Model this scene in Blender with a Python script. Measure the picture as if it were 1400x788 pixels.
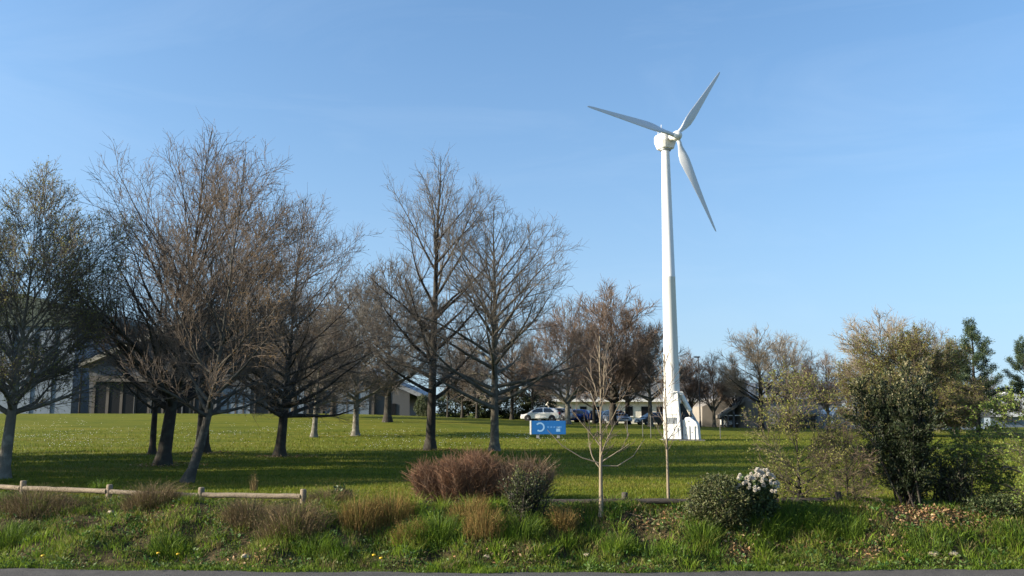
import bpy, math, random
import numpy as np
R = math.radians
# ------------------------------------------------------------------ camera, sky, sun, exposure
scene = bpy.context.scene
for o in list(bpy.data.objects): bpy.data.objects.remove(o)
F, HOR, EYE = 1165.0, 565.0, 1.8          # focal length and horizon row in photo pixels, eye height above the lawn
PITCH = math.atan((HOR - 394) / F)
cam = bpy.data.cameras.new('camera'); camo = bpy.data.objects.new('camera', cam)
scene.collection.objects.link(camo); scene.camera = camo
cam.sensor_width = 36; cam.lens = 36 * F / 1400
cam.clip_start = .1; cam.clip_end = 6000
camo.location = (0, 0, EYE); camo.rotation_euler = (R(90) + PITCH, 0, 0)
SUN_EL, SUN_AZ = 19.5, 12.0               # the sun stands left (-x) and this many degrees to the camera's side
sd = np.array([-math.cos(R(SUN_AZ)) * math.cos(R(SUN_EL)), -math.sin(R(SUN_AZ)) * math.cos(R(SUN_EL)), math.sin(R(SUN_EL))])
w = bpy.data.worlds.new('World'); scene.world = w; w.use_nodes = True
wt = w.node_tree; bg = wt.nodes['Background']
sky = wt.nodes.new('ShaderNodeTexSky'); sky.sky_type = 'NISHITA'; sky.sun_disc = False
sky.sun_elevation = R(SUN_EL); sky.sun_rotation = R(-90 - SUN_AZ)
sky.altitude = 0; sky.air_density = 1.0; sky.dust_density = 2.6; sky.ozone_density = 5.0
geo_w = wt.nodes.new('ShaderNodeTexCoord'); lift = wt.nodes.new('ShaderNodeVectorMath'); lift.operation = 'ADD'
lift.inputs[1].default_value = (0, 0, .085)         # the whole sky is sampled a little higher, so the horizon stays blue as in the clear evening air
wt.links.new(geo_w.outputs['Generated'], lift.inputs[0]); nrm = wt.nodes.new('ShaderNodeVectorMath'); nrm.operation = 'NORMALIZE'
wt.links.new(lift.outputs[0], nrm.inputs[0]); wt.links.new(nrm.outputs[0], sky.inputs['Vector'])
wb = wt.nodes.new('ShaderNodeMix'); wb.data_type = 'RGBA'; wb.blend_type = 'MULTIPLY'; wb.inputs['Factor'].default_value = 1
wb.inputs[7].default_value = (.91, 1.05, 1.02, 1)   # the camera's white balance leans to cyan
wt.links.new(sky.outputs[0], wb.inputs[6])
cl = wt.nodes.new('ShaderNodeMapping'); cl.inputs['Scale'].default_value = (1.2, 1.2, 5); cl.inputs['Rotation'].default_value = (.2, .35, .4); wt.links.new(geo_w.outputs['Generated'], cl.inputs[0])
cn = wt.nodes.new('ShaderNodeTexNoise'); cn.inputs['Scale'].default_value = 2.2; cn.inputs['Detail'].default_value = 7; cn.inputs['Roughness'].default_value = .6; cn.inputs['Distortion'].default_value = .8
wt.links.new(cl.outputs[0], cn.inputs['Vector'])
cr = wt.nodes.new('ShaderNodeMapRange'); cr.inputs[1].default_value = .52; cr.inputs[2].default_value = .85; cr.inputs[3].default_value = 0; cr.inputs[4].default_value = .07; wt.links.new(cn.outputs[0], cr.inputs[0])
cm = wt.nodes.new('ShaderNodeMix'); cm.data_type = 'RGBA'; wt.links.new(cr.outputs[0], cm.inputs['Factor']); wt.links.new(wb.outputs[2], cm.inputs[6]); cm.inputs[7].default_value = (4.2, 4.6, 5.0, 1)   # a breath of thin cirrus
sx = wt.nodes.new('ShaderNodeSeparateXYZ'); wt.links.new(geo_w.outputs['Generated'], sx.inputs[0])
def wmath(op, a, b):
    n = wt.nodes.new('ShaderNodeMath'); n.operation = op
    for i, v in enumerate((a, b)):
        if hasattr(v, 'links'): wt.links.new(v, n.inputs[i])
        else: n.inputs[i].default_value = v
    return n.outputs[0]
hf = wmath('MULTIPLY', wmath('EXPONENT', wmath('MULTIPLY', wmath('MAXIMUM', sx.outputs[2], 0.), -5.2), 0.), .8)   # pale evening haze all round the horizon
hm_ = wt.nodes.new('ShaderNodeMix'); hm_.data_type = 'RGBA'; wt.links.new(hf, hm_.inputs['Factor']); wt.links.new(cm.outputs[2], hm_.inputs[6]); hm_.inputs[7].default_value = (2.1, 2.58, 2.85, 1)
wt.links.new(hm_.outputs[2], bg.inputs[0]); bg.inputs[1].default_value = .12
sun = bpy.data.lights.new('sun', 'SUN'); suno = bpy.data.objects.new('sun', sun); scene.collection.objects.link(suno)
sun.energy = 5.0; sun.angle = R(.5); sun.color = (1, .87, .68)
from mathutils import Vector, Matrix, Euler
suno.rotation_euler = Vector(sd).to_track_quat('Z', 'Y').to_euler()
scene.view_settings.view_transform = 'Standard'; scene.view_settings.look = 'None'
scene.view_settings.gamma = 1; scene.view_settings.exposure = 1.3
scene.view_settings.use_curve_mapping = False

# ------------------------------------------------------------------ helpers
C = scene.collection
def ray(px, py):
    u = (px - 700) / F; v = (394 - py) / F
    return np.array([u, math.cos(PITCH) - v * math.sin(PITCH), math.sin(PITCH) + v * math.cos(PITCH)])
def at(px, py, Y):
    d = ray(px, py); return np.array([0, 0, EYE]) + d * (Y / d[1])
def sm(a, b, x):
    t = np.clip((x - a) / (b - a), 0, 1); return t * t * (3 - 2 * t)
def road_edge(x): return 14.6 + .6 * (1 - np.exp(-(x / 9.) ** 2)) + .05 * np.sin(x * 2.1) + .03 * np.sin(x * 5.3 + 1)
def bank_top(x): return 16.8 + 2.2 * np.minimum(np.maximum(-x, 0) / 11., 2.) ** 2
def hills(x, y):
    return .5 * (np.sin(x * 1.7 + 1.3 * np.sin(y * 1.1)) * np.sin(y * 1.9 + .7 * np.sin(x * .8)) + .6 * np.sin(x * 4.1 + y * 2.3) * np.sin(y * 3.7 - x * 1.2))
def height(x, y):
    x = np.asarray(x, float); y = np.asarray(y, float)
    mound = 1.72 * sm(44, 86, y) * (sm(36, -26, x))
    e, t = road_edge(x), bank_top(x)
    k = sm(0, 1, (y - e) / (t - e))
    lawn = mound + .035 * np.sin(x * .31 + y * .17) * np.sin(y * .23)
    z = -.8 + .8 * k
    z = np.where(y > t, lawn, z)
    bump = .24 * hills(x, y) * np.clip((y - e) / .6, 0, 1) * np.clip((t + .1 - y) / .7, 0, 1)
    z = z + bump
    back = sm(8.4, 5.2, y)
    return np.where(y < 9, -.8 + 1.0 * back, z)
def hz(x, y): return float(height(x, y))
def ground(px, py):
    d = ray(px, py); s = np.arange(10, 400, .05)
    pts = np.array([0, 0, EYE]) + s[:, None] * d
    i = np.argmax(pts[:, 2] <= height(pts[:, 0], pts[:, 1])); return pts[i]
def mesh(name, V, FS, col=None, smooth=False):
    m = bpy.data.meshes.new(name)
    V = np.asarray(V, np.float32).reshape(-1, 3); FS = [np.asarray(f, np.int32) for f in FS if len(f)]
    m.vertices.add(len(V)); m.vertices.foreach_set('co', V.ravel())
    loops = np.concatenate([f.ravel() for f in FS]); tot = np.concatenate([np.full(len(f), f.shape[1], np.int32) for f in FS])
    m.loops.add(len(loops)); m.loops.foreach_set('vertex_index', loops)
    m.polygons.add(len(tot)); st = np.concatenate([[0], np.cumsum(tot)[:-1]]).astype(np.int32)
    m.polygons.foreach_set('loop_start', st)
    m.polygons.foreach_set('loop_total', tot)
    m.polygons.foreach_set('use_smooth', np.full(len(tot), smooth))
    if col is not None:
        a = m.attributes.new('Col', 'FLOAT_COLOR', 'POINT')
        c = np.ones((len(V), 4), np.float32); c[:, :3] = col; a.data.foreach_set('color', c.ravel())
    m.update(calc_edges=True); m.validate(); return m
def obj(name, me, mat=None, parent=None, loc=None):
    o = bpy.data.objects.new(name, me); C.objects.link(o)
    if mat is not None and not me.materials: me.materials.append(mat)
    if parent is not None: o.parent = parent
    if loc is not None: o.location = loc
    return o
def thing(name, label, cat, loc=(0, 0, 0), rz=0, group=None):
    o = bpy.data.objects.new(name, None); C.objects.link(o); o.location = loc; o.rotation_euler = (0, 0, rz)
    o.empty_display_size = .2
    o['label'] = label; o['category'] = cat
    if group: o['group'] = group
    return o
def tag(o, label=None, cat=None, group=None, kind=None):
    if label: o['label'] = label
    if cat: o['category'] = cat
    if group: o['group'] = group
    if kind: o['kind'] = kind
    return o
class MB:
    def __init__(s): s.v = []; s.f = []
    def add(s, V, FF):
        n = len(s.v); s.v += [tuple(p) for p in V]; s.f += [tuple(i + n for i in f) for f in FF]; return s
    def box(s, a, b):
        (x0, y0, z0), (x1, y1, z1) = a, b
        return s.add([(x0,y0,z0),(x1,y0,z0),(x1,y1,z0),(x0,y1,z0),(x0,y0,z1),(x1,y0,z1),(x1,y1,z1),(x0,y1,z1)],
                     [(0,3,2,1),(4,5,6,7),(0,1,5,4),(1,2,6,5),(2,3,7,6),(3,0,4,7)])
    def prism(s, poly, y0, y1):           # polygon in x,z swept along y
        n = len(poly)
        return s.add([(x, y0, z) for x, z in poly] + [(x, y1, z) for x, z in poly],
                     [tuple(range(n))] + [tuple(range(2*n-1, n-1, -1))] + [((i+1) % n, i, n+i, n+(i+1) % n) for i in range(n)])
    def lathe(s, prof, n=20, c=(0, 0, 0), axis='z', caps=True):
        V = []
        for r, h in prof:
            for k in range(n):
                a = 2*math.pi*k/n; p = (r*math.cos(a), r*math.sin(a), h)
                if axis == 'x': p = (h, p[0], p[1])
                if axis == 'y': p = (p[1], h, p[0])
                V.append((p[0]+c[0], p[1]+c[1], p[2]+c[2]))
        FF = [(i*n+k, i*n+(k+1) % n, (i+1)*n+(k+1) % n, (i+1)*n+k) for i in range(len(prof)-1) for k in range(n)]
        if caps: FF += [tuple(range(n-1, -1, -1)), tuple(range((len(prof)-1)*n, len(prof)*n))]
        return s.add(V, FF)
    def tube(s, a, b, r0, r1=None, n=10):
        r1 = r0 if r1 is None else r1
        a = Vector(a); b = Vector(b); q = (b-a).to_track_quat('Z', 'Y')
        V = [a + q @ Vector((r0*math.cos(2*math.pi*k/n), r0*math.sin(2*math.pi*k/n), 0)) for k in range(n)]
        V += [b + q @ Vector((r1*math.cos(2*math.pi*k/n), r1*math.sin(2*math.pi*k/n), 0)) for k in range(n)]
        return s.add(V, [(k, (k+1) % n, n+(k+1) % n, n+k) for k in range(n)] + [tuple(range(n-1, -1, -1)), tuple(range(n, 2*n))])
    def build(s, name, mat, parent=None, smooth=False, bevel=0, loc=None):
        me = bpy.data.meshes.new(name); me.from_pydata(s.v, [], s.f); me.update()
        if smooth:
            for p in me.polygons: p.use_smooth = True
        o = obj(name, me, mat, parent, loc)
        if bevel:
            b = o.modifiers.new('bevel', 'BEVEL'); b.width = bevel; b.segments = 2; b.limit_method = 'ANGLE'; b.angle_limit = R(35)
        if smooth: me.set_sharp_from_angle(angle=R(40))
        return o
def copy_tree(o, parent=None):
    c = o.copy(); C.objects.link(c); c.parent = parent
    for ch in list(o.children): copy_tree(ch, c)
    return c

# ------------------------------------------------------------------ materials
def mat(name, c, rough=.7, metal=0, var=.15, scale=8, bump=0, bscale=40, spec=.4, coat=0, vec='Object', stretch=None):
    m = bpy.data.materials.new(name); m.use_nodes = True; t = m.node_tree; N = t.nodes; L = t.links
    b = N['Principled BSDF']; b.inputs['Roughness'].default_value = rough; b.inputs['Metallic'].default_value = metal
    b.inputs['Specular IOR Level'].default_value = spec; b.inputs['Coat Weight'].default_value = coat
    tc = N.new('ShaderNodeTexCoord'); mp = N.new('ShaderNodeMapping'); L.new(tc.outputs[vec], mp.inputs[0])
    if stretch: mp.inputs['Scale'].default_value = stretch
    n = N.new('ShaderNodeTexNoise'); n.inputs['Scale'].default_value = scale; n.inputs['Detail'].default_value = 6; n.inputs['Roughness'].default_value = .65
    L.new(mp.outputs[0], n.inputs['Vector'])
    r = N.new('ShaderNodeValToRGB'); L.new(n.outputs[0], r.inputs[0])
    r.color_ramp.elements[0].position = .25; r.color_ramp.elements[1].position = .75
    r.color_ramp.elements[0].color = (*[x*(1-var) for x in c], 1); r.color_ramp.elements[1].color = (*[min(1, x*(1+var)) for x in c], 1)
    L.new(r.outputs[0], b.inputs['Base Color'])
    if bump:
        n2 = N.new('ShaderNodeTexNoise'); n2.inputs['Scale'].default_value = bscale; n2.inputs['Detail'].default_value = 5
        L.new(mp.outputs[0], n2.inputs['Vector'])
        bp = N.new('ShaderNodeBump'); bp.inputs['Strength'].default_value = bump; bp.inputs['Distance'].default_value = .03
        L.new(n2.outputs[0], bp.inputs['Height']); L.new(bp.outputs[0], b.inputs['Normal'])
    return m
def attr_mat(name, transl=.35, rough=.55, spec=.3, tint=None):
    m = bpy.data.materials.new(name); m.use_nodes = True; t = m.node_tree; N = t.nodes; L = t.links
    b = N['Principled BSDF']; b.inputs['Roughness'].default_value = rough; b.inputs['Specular IOR Level'].default_value = spec
    a = N.new('ShaderNodeAttribute'); a.attribute_name = 'Col'
    L.new(a.outputs['Color'], b.inputs['Base Color'])
    if transl:
        tr = N.new('ShaderNodeBsdfTranslucent'); L.new(a.outputs['Color'], tr.inputs[0])
        mx = N.new('ShaderNodeMixShader'); mx.inputs[0].default_value = transl
        L.new(b.outputs[0], mx.inputs[1]); L.new(tr.outputs[0], mx.inputs[2])
        L.new(mx.outputs[0], N['Material Output'].inputs[0])
    return m
def bark_mat(name, c, c2, vary=.3):
    m = mat(name, c, .9, 0, vary, 3, .9, 26, .2, stretch=(1, 1, .28))
    t = m.node_tree; N = t.nodes; L = t.links; b = N['Principled BSDF']
    ramp = [n for n in N if n.type == 'VALTORGB'][0]
    tc = [n for n in N if n.type == 'TEX_COORD'][0]
    n3 = N.new('ShaderNodeTexNoise'); n3.inputs['Scale'].default_value = 5; n3.inputs['Detail'].default_value = 8
    L.new(tc.outputs['Object'], n3.inputs['Vector'])
    r3 = N.new('ShaderNodeValToRGB'); r3.color_ramp.elements[0].position = .48; r3.color_ramp.elements[1].position = .66
    L.new(n3.outputs[0], r3.inputs[0])
    mx = N.new('ShaderNodeMix'); mx.data_type = 'RGBA'
    L.new(r3.outputs[0], mx.inputs['Factor']); L.new(ramp.outputs[0], mx.inputs[6]); mx.inputs[7].default_value = (*c2, 1)
    L.new(mx.outputs[2], b.inputs['Base Color']); return m
def glass_mat(name, c, rough=.06):
    m = bpy.data.materials.new(name); m.use_nodes = True; b = m.node_tree.nodes['Principled BSDF']
    b.inputs['Base Color'].default_value = (*c, 1); b.inputs['Roughness'].default_value = rough
    b.inputs['Specular IOR Level'].default_value = .8; return m

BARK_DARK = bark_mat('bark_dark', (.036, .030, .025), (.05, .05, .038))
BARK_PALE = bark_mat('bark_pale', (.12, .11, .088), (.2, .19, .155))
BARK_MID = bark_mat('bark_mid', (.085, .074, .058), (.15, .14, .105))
BARK_GREY = bark_mat('bark_grey', (.055, .05, .042), (.095, .092, .078))
TWIG_BROWN = mat('twig_brown', (.108, .082, .062), .8, var=.3, scale=1.5)
TWIG_GREY = mat('twig_grey', (.115, .10, .085), .8, var=.25, scale=1.5)
TWIG_RED = mat('twig_red', (.155, .108, .08), .8, var=.3, scale=1.5)
TWIG_PALE = mat('twig_pale', (.20, .16, .11), .75, var=.25, scale=2)
LEAF = attr_mat('leaf_colours', .35)
LEAF_GLOSS = attr_mat('leaf_glossy', .15, .5, .3)
STEM = attr_mat('dry_stem_colours', .15, .8, .15)
WHITE = mat('white_painted_steel', (.62, .615, .60), .42, var=.10, scale=2.2, bump=.04, bscale=9, spec=.5, stretch=(2.2, 2.2, .22))
BLADE = mat('white_blade', (.53, .54, .56), .4, var=.04, scale=1.5, spec=.5)
GREY_STEEL = mat('grey_steel', (.26, .27, .28), .5, .3, var=.15, scale=6)
DARK = mat('dark_plastic', (.02, .02, .022), .6, var=.2)

# ------------------------------------------------------------------ ground, bank, road
def ground_mat():
    m = bpy.data.materials.new('turf_ground'); m.use_nodes = True; t = m.node_tree; N = t.nodes; L = t.links
    b = N['Principled BSDF']; b.inputs['Roughness'].default_value = .95; b.inputs['Specular IOR Level'].default_value = .1
    g = N.new('ShaderNodeNewGeometry'); a = N.new('ShaderNodeAttribute'); a.attribute_name = 'Col'
    def noise(s, d=6, st=(1, 1, 1)):
        mp = N.new('ShaderNodeMapping'); mp.inputs['Scale'].default_value = st; L.new(g.outputs['Position'], mp.inputs[0])
        n = N.new('ShaderNodeTexNoise'); n.inputs['Scale'].default_value = s; n.inputs['Detail'].default_value = d; n.inputs['Roughness'].default_value = .7
        L.new(mp.outputs[0], n.inputs['Vector']); return n
    def ramp(n, stops):
        r = N.new('ShaderNodeValToRGB'); L.new(n.outputs[0], r.inputs[0])
        e = r.color_ramp.elements
        e[0].position, e[0].color = stops[0][0], (*stops[0][1], 1); e[1].position, e[1].color = stops[-1][0], (*stops[-1][1], 1)
        for p, c in stops[1:-1]: x = e.new(p); x.color = (*c, 1)
        return r
    lawn = ramp(noise(.5, 8, (.35, 1.5, 1)), [(.32, (.06, .084, .007)), (.5, (.106, .118, .009)), (.68, (.155, .144, .017))])
    fine = ramp(noise(7, 4), [(.3, (.72, .72, .72)), (.7, (1.25, 1.25, 1.25))])
    soil = ramp(noise(5, 8), [(.3, (.03, .023, .014)), (.5, (.05, .042, .02)), (.72, (.13, .10, .055))])
    mul = N.new('ShaderNodeMix'); mul.data_type = 'RGBA'; mul.blend_type = 'MULTIPLY'; mul.inputs['Factor'].default_value = 1
    L.new(lawn.outputs[0], mul.inputs[6]); L.new(fine.outputs[0], mul.inputs[7])
    sp = N.new('ShaderNodeSeparateColor'); L.new(a.outputs['Color'], sp.inputs[0])
    mx = N.new('ShaderNodeMix'); mx.data_type = 'RGBA'; L.new(sp.outputs[0], mx.inputs['Factor'])
    L.new(mul.outputs[2], mx.inputs[6]); L.new(soil.outputs[0], mx.inputs[7])
    L.new(mx.outputs[2], b.inputs['Base Color'])
    nb = noise(28, 5); bp = N.new('ShaderNodeBump'); bp.inputs['Strength'].default_value = .9; bp.inputs['Distance'].default_value = .05
    L.new(nb.outputs[0], bp.inputs['Height']); L.new(bp.outputs[0], b.inputs['Normal']); return m
xs = np.unique(np.concatenate([np.linspace(-18, 18, 181), np.linspace(-80, 80, 81), np.linspace(-1600, 1600, 33)]))
ys = np.unique(np.concatenate([np.linspace(13, 21, 81), np.linspace(4, 30, 40), np.linspace(30, 120, 60), np.linspace(-30, 4, 8), np.linspace(120, 3000, 25)]))
X, Yg = np.meshgrid(xs, ys); Z = height(X, Yg)
nx, ny = len(xs), len(ys); I = np.arange(nx*ny).reshape(ny, nx)
Q = np.stack([I[:-1, :-1], I[:-1, 1:], I[1:, 1:], I[1:, :-1]], -1).reshape(-1, 4)
bk = ((Yg < bank_top(X) + .15) & (Yg > 8)).astype(float)
gcol = np.stack([bk, bk*0, bk*0], -1).reshape(-1, 3)
go = obj('ground', mesh('ground', np.stack([X, Yg, Z], -1), [Q], gcol, True), ground_mat()); go['kind'] = 'structure'
ASPH = mat('asphalt', (.075, .072, .07), .85, var=.25, scale=3, bump=.5, bscale=160, spec=.25)
rx = np.linspace(-60, 60, 400); V = []
for x in rx: V += [(x, 8.6, -.796), (x, float(road_edge(x)) - .06 + .03*math.sin(x*9), -.794)]
q = np.array([(2*i, 2*i+2, 2*i+3, 2*i+1) for i in range(len(rx)-1)])
ro = obj('road', mesh('road', V, [q]), ASPH); ro['kind'] = 'structure'

# ------------------------------------------------------------------ foliage kit
def unit(a): return a / np.maximum(np.linalg.norm(a, axis=-1, keepdims=True), 1e-9)
def perp(d, ang):
    ref = np.where(np.abs(d[..., 2:3]) > .95, np.array([1., 0, 0]), np.array([0, 0, 1.]))
    u = unit(np.cross(d, ref)); v = np.cross(d, u)
    return u*np.cos(ang)[..., None] + v*np.sin(ang)[..., None]
def grow(rng, P0, D, Ln, K, wob, up, droop=0):
    pts = [P0]; p = P0; d = D
    for k in range(K):
        d = unit(d + rng.normal(0, wob, d.shape) + np.array([0, 0, up - droop*k]))
        p = p + d*(Ln/K)[:, None]; pts.append(p)
    return np.stack(pts, 1)
def tubes(P, Rr, n):
    N, K1, _ = P.shape
    T = np.empty_like(P); T[:, 1:-1] = P[:, 2:] - P[:, :-2]; T[:, 0] = P[:, 1] - P[:, 0]; T[:, -1] = P[:, -1] - P[:, -2]
    T = unit(T); m = unit(P[:, -1] - P[:, 0])
    ref = np.where(np.abs(m[:, 2:3]) > .7, np.array([1., 0, 0]), np.array([0, 0, 1.]))[:, None, :]
    u = unit(np.cross(T, ref)); v = np.cross(T, u)
    a = np.arange(n)*2*np.pi/n
    V = P[:, :, None, :] + Rr[:, :, None, None]*(u[:, :, None, :]*np.cos(a)[:, None] + v[:, :, None, :]*np.sin(a)[:, None])
    idx = np.arange(N*K1*n).reshape(N, K1, n); nxt = np.roll(idx, -1, 2)
    Fq = np.stack([idx[:, :-1], nxt[:, :-1], nxt[:, 1:], idx[:, 1:]], -1).reshape(-1, 4)
    return V.reshape(-1, 3), Fq
def spawn(rng, P, Rr, n, t0, t1=1.0, skew=1.0):
    # n children per parent on average; a longer parent carries more of them, evenly spaced along it
    N, K1, _ = P.shape
    L = np.linalg.norm(P[:, -1] - P[:, 0], axis=1); cum = np.concatenate([[0], np.cumsum(L)])/L.sum()
    g = (np.arange(n*N) + rng.random(n*N))/(n*N); ar = np.clip(np.searchsorted(cum, g, side='right') - 1, 0, N-1)
    u = (g - cum[ar])/np.maximum(cum[ar+1] - cum[ar], 1e-9)
    t = np.clip(u, 0, 1)**skew*(t1 - t0) + t0
    s = np.clip(t*(K1-1), 0, K1-1.001); i = s.astype(int); fr = (s - i)[..., None]
    p = P[ar, i]*(1-fr) + P[ar, i+1]*fr; d = unit(P[ar, i+1] - P[ar, i])
    r = Rr[ar, i]*(1-fr[..., 0]) + Rr[ar, i+1]*fr[..., 0]
    az = np.arange(n*N)*2.4 + rng.normal(0, .4, n*N)
    return t, p, d, r, az, ar
def join(parts):
    V = []; Fs = []; n = 0
    for v, f in parts: V.append(v); Fs.append(f + n); n += len(v)
    return np.concatenate(V), np.concatenate(Fs)
def leaves(rng, P, D, ln, wd):
    N = len(P); D = unit(D); s = perp(D, rng.random(N)*6.28)
    nrm = np.cross(D, s); ln = np.broadcast_to(ln, (N,))[:, None]; wd = np.broadcast_to(wd, (N,))[:, None]
    a = P; b = P + D*ln*.5 + s*wd*.5 + nrm*wd*.15; c = P + D*ln; e = P + D*ln*.5 - s*wd*.5 + nrm*wd*.15
    V = np.stack([a, b, c, e], 1).reshape(-1, 3); i = np.arange(N)*4
    return V, np.concatenate([np.stack([i, i+1, i+2], 1), np.stack([i, i+2, i+3], 1)])
def tree_geo(seed, H, Rc, r0, clear, style='leader', off=None, n=(26, 9, 7, 4), rmin=.005, nb=0, bud=(.04, .02), tw=.4, up=.06, a0=None, wob=1., low=0.):
    rng = np.random.default_rng(seed)
    K = 16; z = np.linspace(0, 1, K+1)**1.15*H
    top = H*.97
    ox = np.zeros(K+1) if off is None else np.array([off(q) for q in z])
    wx = np.cumsum(rng.normal(0, .012*H/K*3, K+1)*(z/H)); wy = np.cumsum(rng.normal(0, .012*H/K*3, K+1)*(z/H))
    P = np.stack([ox + wx*wob, wy*wob, z*.97], -1)[None]
    tt = z/H
    rr = r0*((1 - tt)**(1.0 if style == 'leader' else 1.25)*.95 + .03)*(1 + .55*np.exp(-z/(.9*r0)))
    if style == 'vase': rr = rr*np.where(tt > clear, .55 + .45*np.exp(-(tt - clear)*9), 1)
    rr = np.maximum(rr, .012)[None]
    trunk = [tubes(P, rr, 14)]
    t, p, d, r, az, ar = spawn(rng, P, rr, n[0], clear, .97, 1.0 if style == 'leader' else 1.6)
    q = np.clip((t - clear)/(1 - clear), 0, 1)
    if a0: ang = R(a0[0])*(1-q) + R(a0[1])*q
    else: ang = R(68)*(1-q) + R(30)*q if style == 'leader' else R(64)*(1-q)**1.4 + R(13)*(1-(1-q)**1.4)
    ang = ang + rng.normal(0, .12, len(ang))
    D = np.cos(ang)[:, None]*d + np.sin(ang)[:, None]*perp(d, az)
    zc = H*(.52 + .3*clear) if style == 'vase' else H*(.42 + .25*clear)      # the crown fills an egg about this height
    def reach(p, D):
        st_ = np.linspace(.02, 1.15, 70)[None, :, None]*max(H, 2*Rc); q_ = p[:, None] + (D + np.array([0, 0, up*2.5]))[:, None]*st_
        ax = np.interp(q_[..., 2], P[0, :, 2], P[0, :, 0]); dz = q_[..., 2] - zc
        e_ = np.abs(dz/np.where(dz > 0, H - zc, (zc - H*clear*.45)))**2.5 + (((q_[..., 0] - ax)**2 + q_[..., 1]**2)/Rc**2)**1.25
        return np.maximum((e_ < 1).sum(1), 1)/70*1.15*max(H, 2*Rc)
    L1 = np.maximum(reach(p, D)*rng.uniform(.72, .98, len(p)), .05*H)
    P1 = grow(rng, p, D, L1, 9, .065*wob, up*.6, low)
    s = np.linspace(0, 1, 10)[None]
    b1 = np.minimum(r*.62, .02 + L1*.019 + .02*r0/.2)
    R1 = np.maximum(b1[:, None]*(1 - s)**.9, rmin*1.6); trunk.append(tubes(P1, R1, 7))
    crown = []; tips = []
    t, p, d, r, az, ar = spawn(rng, P1, R1, n[1], .22)
    Lp = L1[ar]; ang = rng.uniform(.42, .85, len(t))
    L2 = np.maximum(Lp*(.5 - .32*t)*rng.uniform(.6, 1.15, len(t)), .35)
    D = np.cos(ang)[:, None]*d + np.sin(ang)[:, None]*perp(d, az)
    L2 = np.minimum(L2, np.maximum(reach(p, D)*1.02, .25))
    P2 = grow(rng, p, D, L2, 5, .075, up*.9); s = np.linspace(0, 1, 6)[None]
    R2 = np.maximum(np.minimum(r*.7, .006 + L2*.012)[:, None]*(1 - s*.8), rmin*1.25); crown.append(tubes(P2, R2, 4))
    t, p, d, r, az, ar = spawn(rng, P2, R2, n[2], .2)
    Lp = L2[ar]; ang = rng.uniform(.4, .8, len(t))
    L3 = np.maximum(Lp*(.55 - .3*t)*rng.uniform(.6, 1.2, len(t)), .22)
    D = np.cos(ang)[:, None]*d + np.sin(ang)[:, None]*perp(d, az)
    P3 = grow(rng, p, D, L3, 3, .08, up*1.2); s = np.linspace(0, 1, 4)[None]
    R3 = np.maximum(np.minimum(r*.7, .004 + L3*.009)[:, None]*(1 - s*.7), rmin*1.0); crown.append(tubes(P3, R3, 3))
    t, p, d, r, az, ar = spawn(rng, P3, R3, n[3], .2)
    ang = rng.uniform(.35, .75, len(t)); L4 = rng.uniform(.5, 1.2, len(t))*tw
    D = np.cos(ang)[:, None]*d + np.sin(ang)[:, None]*perp(d, az)
    P4 = grow(rng, p, D, L4, 1, .15, .1)
    R4 = np.tile(np.array([[rmin, rmin*.6]]), (len(t), 1)); crown.append(tubes(P4, R4, 3))
    buds = None
    if nb:
        i = rng.integers(0, len(P4), nb); k = np.zeros(nb, int); f = rng.random((nb, 1))
        bp = P4[i, k]*(1-f) + P4[i, k+1]*f
        buds = (bp, *leaves(rng, bp, rng.normal(0, 1, (nb, 3)) + np.array([0, 0, .5]), bud[0]*rng.uniform(.6, 1.3, nb), bud[1]))
    return join(trunk), join(crown), buds
def colour(rng, n, cols, jit=.2, per=4):
    cols = np.array(cols); c = cols[rng.integers(0, len(cols), n)]*(1 + rng.normal(0, jit, (n, 1)))
    return np.repeat(np.clip(c, .004, .95), per, 0)
def build_tree(seed, loc, label, bark, twig, name='bare_tree', group=None, budcols=None, rz=0, cat='tree', budname='leaf_buds', mask=None, **kw):
    tr, cr, bd = tree_geo(seed, **kw)
    t = thing(name, label, cat, loc, rz, group)
    obj('trunk', mesh('trunk', tr[0], [tr[1]], None, True), bark, t)
    obj('crown', mesh('crown', cr[0], [cr[1]], None, True), twig, t)
    if bd:
        rng = np.random.default_rng(seed+1); bp, V, Fc = bd
        if mask is not None:
            keep = mask(bp, rng); kk = np.repeat(keep, 4); new = np.cumsum(kk) - 1
            fk = keep[Fc[:, 0]//4]; V = V[kk]; Fc = new[Fc[fk]]
        b = obj(budname, mesh(budname, V, [Fc], colour(rng, len(V)//4, budcols)), LEAF, t); b['kind'] = 'stuff'
    return t
def on_ground(px, py, sink=.03):
    g = ground(px, py); return (g[0], g[1], hz(g[0], g[1]) - sink)
def top_h(px, py, loc):                    # metres above loc for a point seen at row py at loc's distance
    return at(px, py, loc[1])[2] - loc[2]

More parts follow.
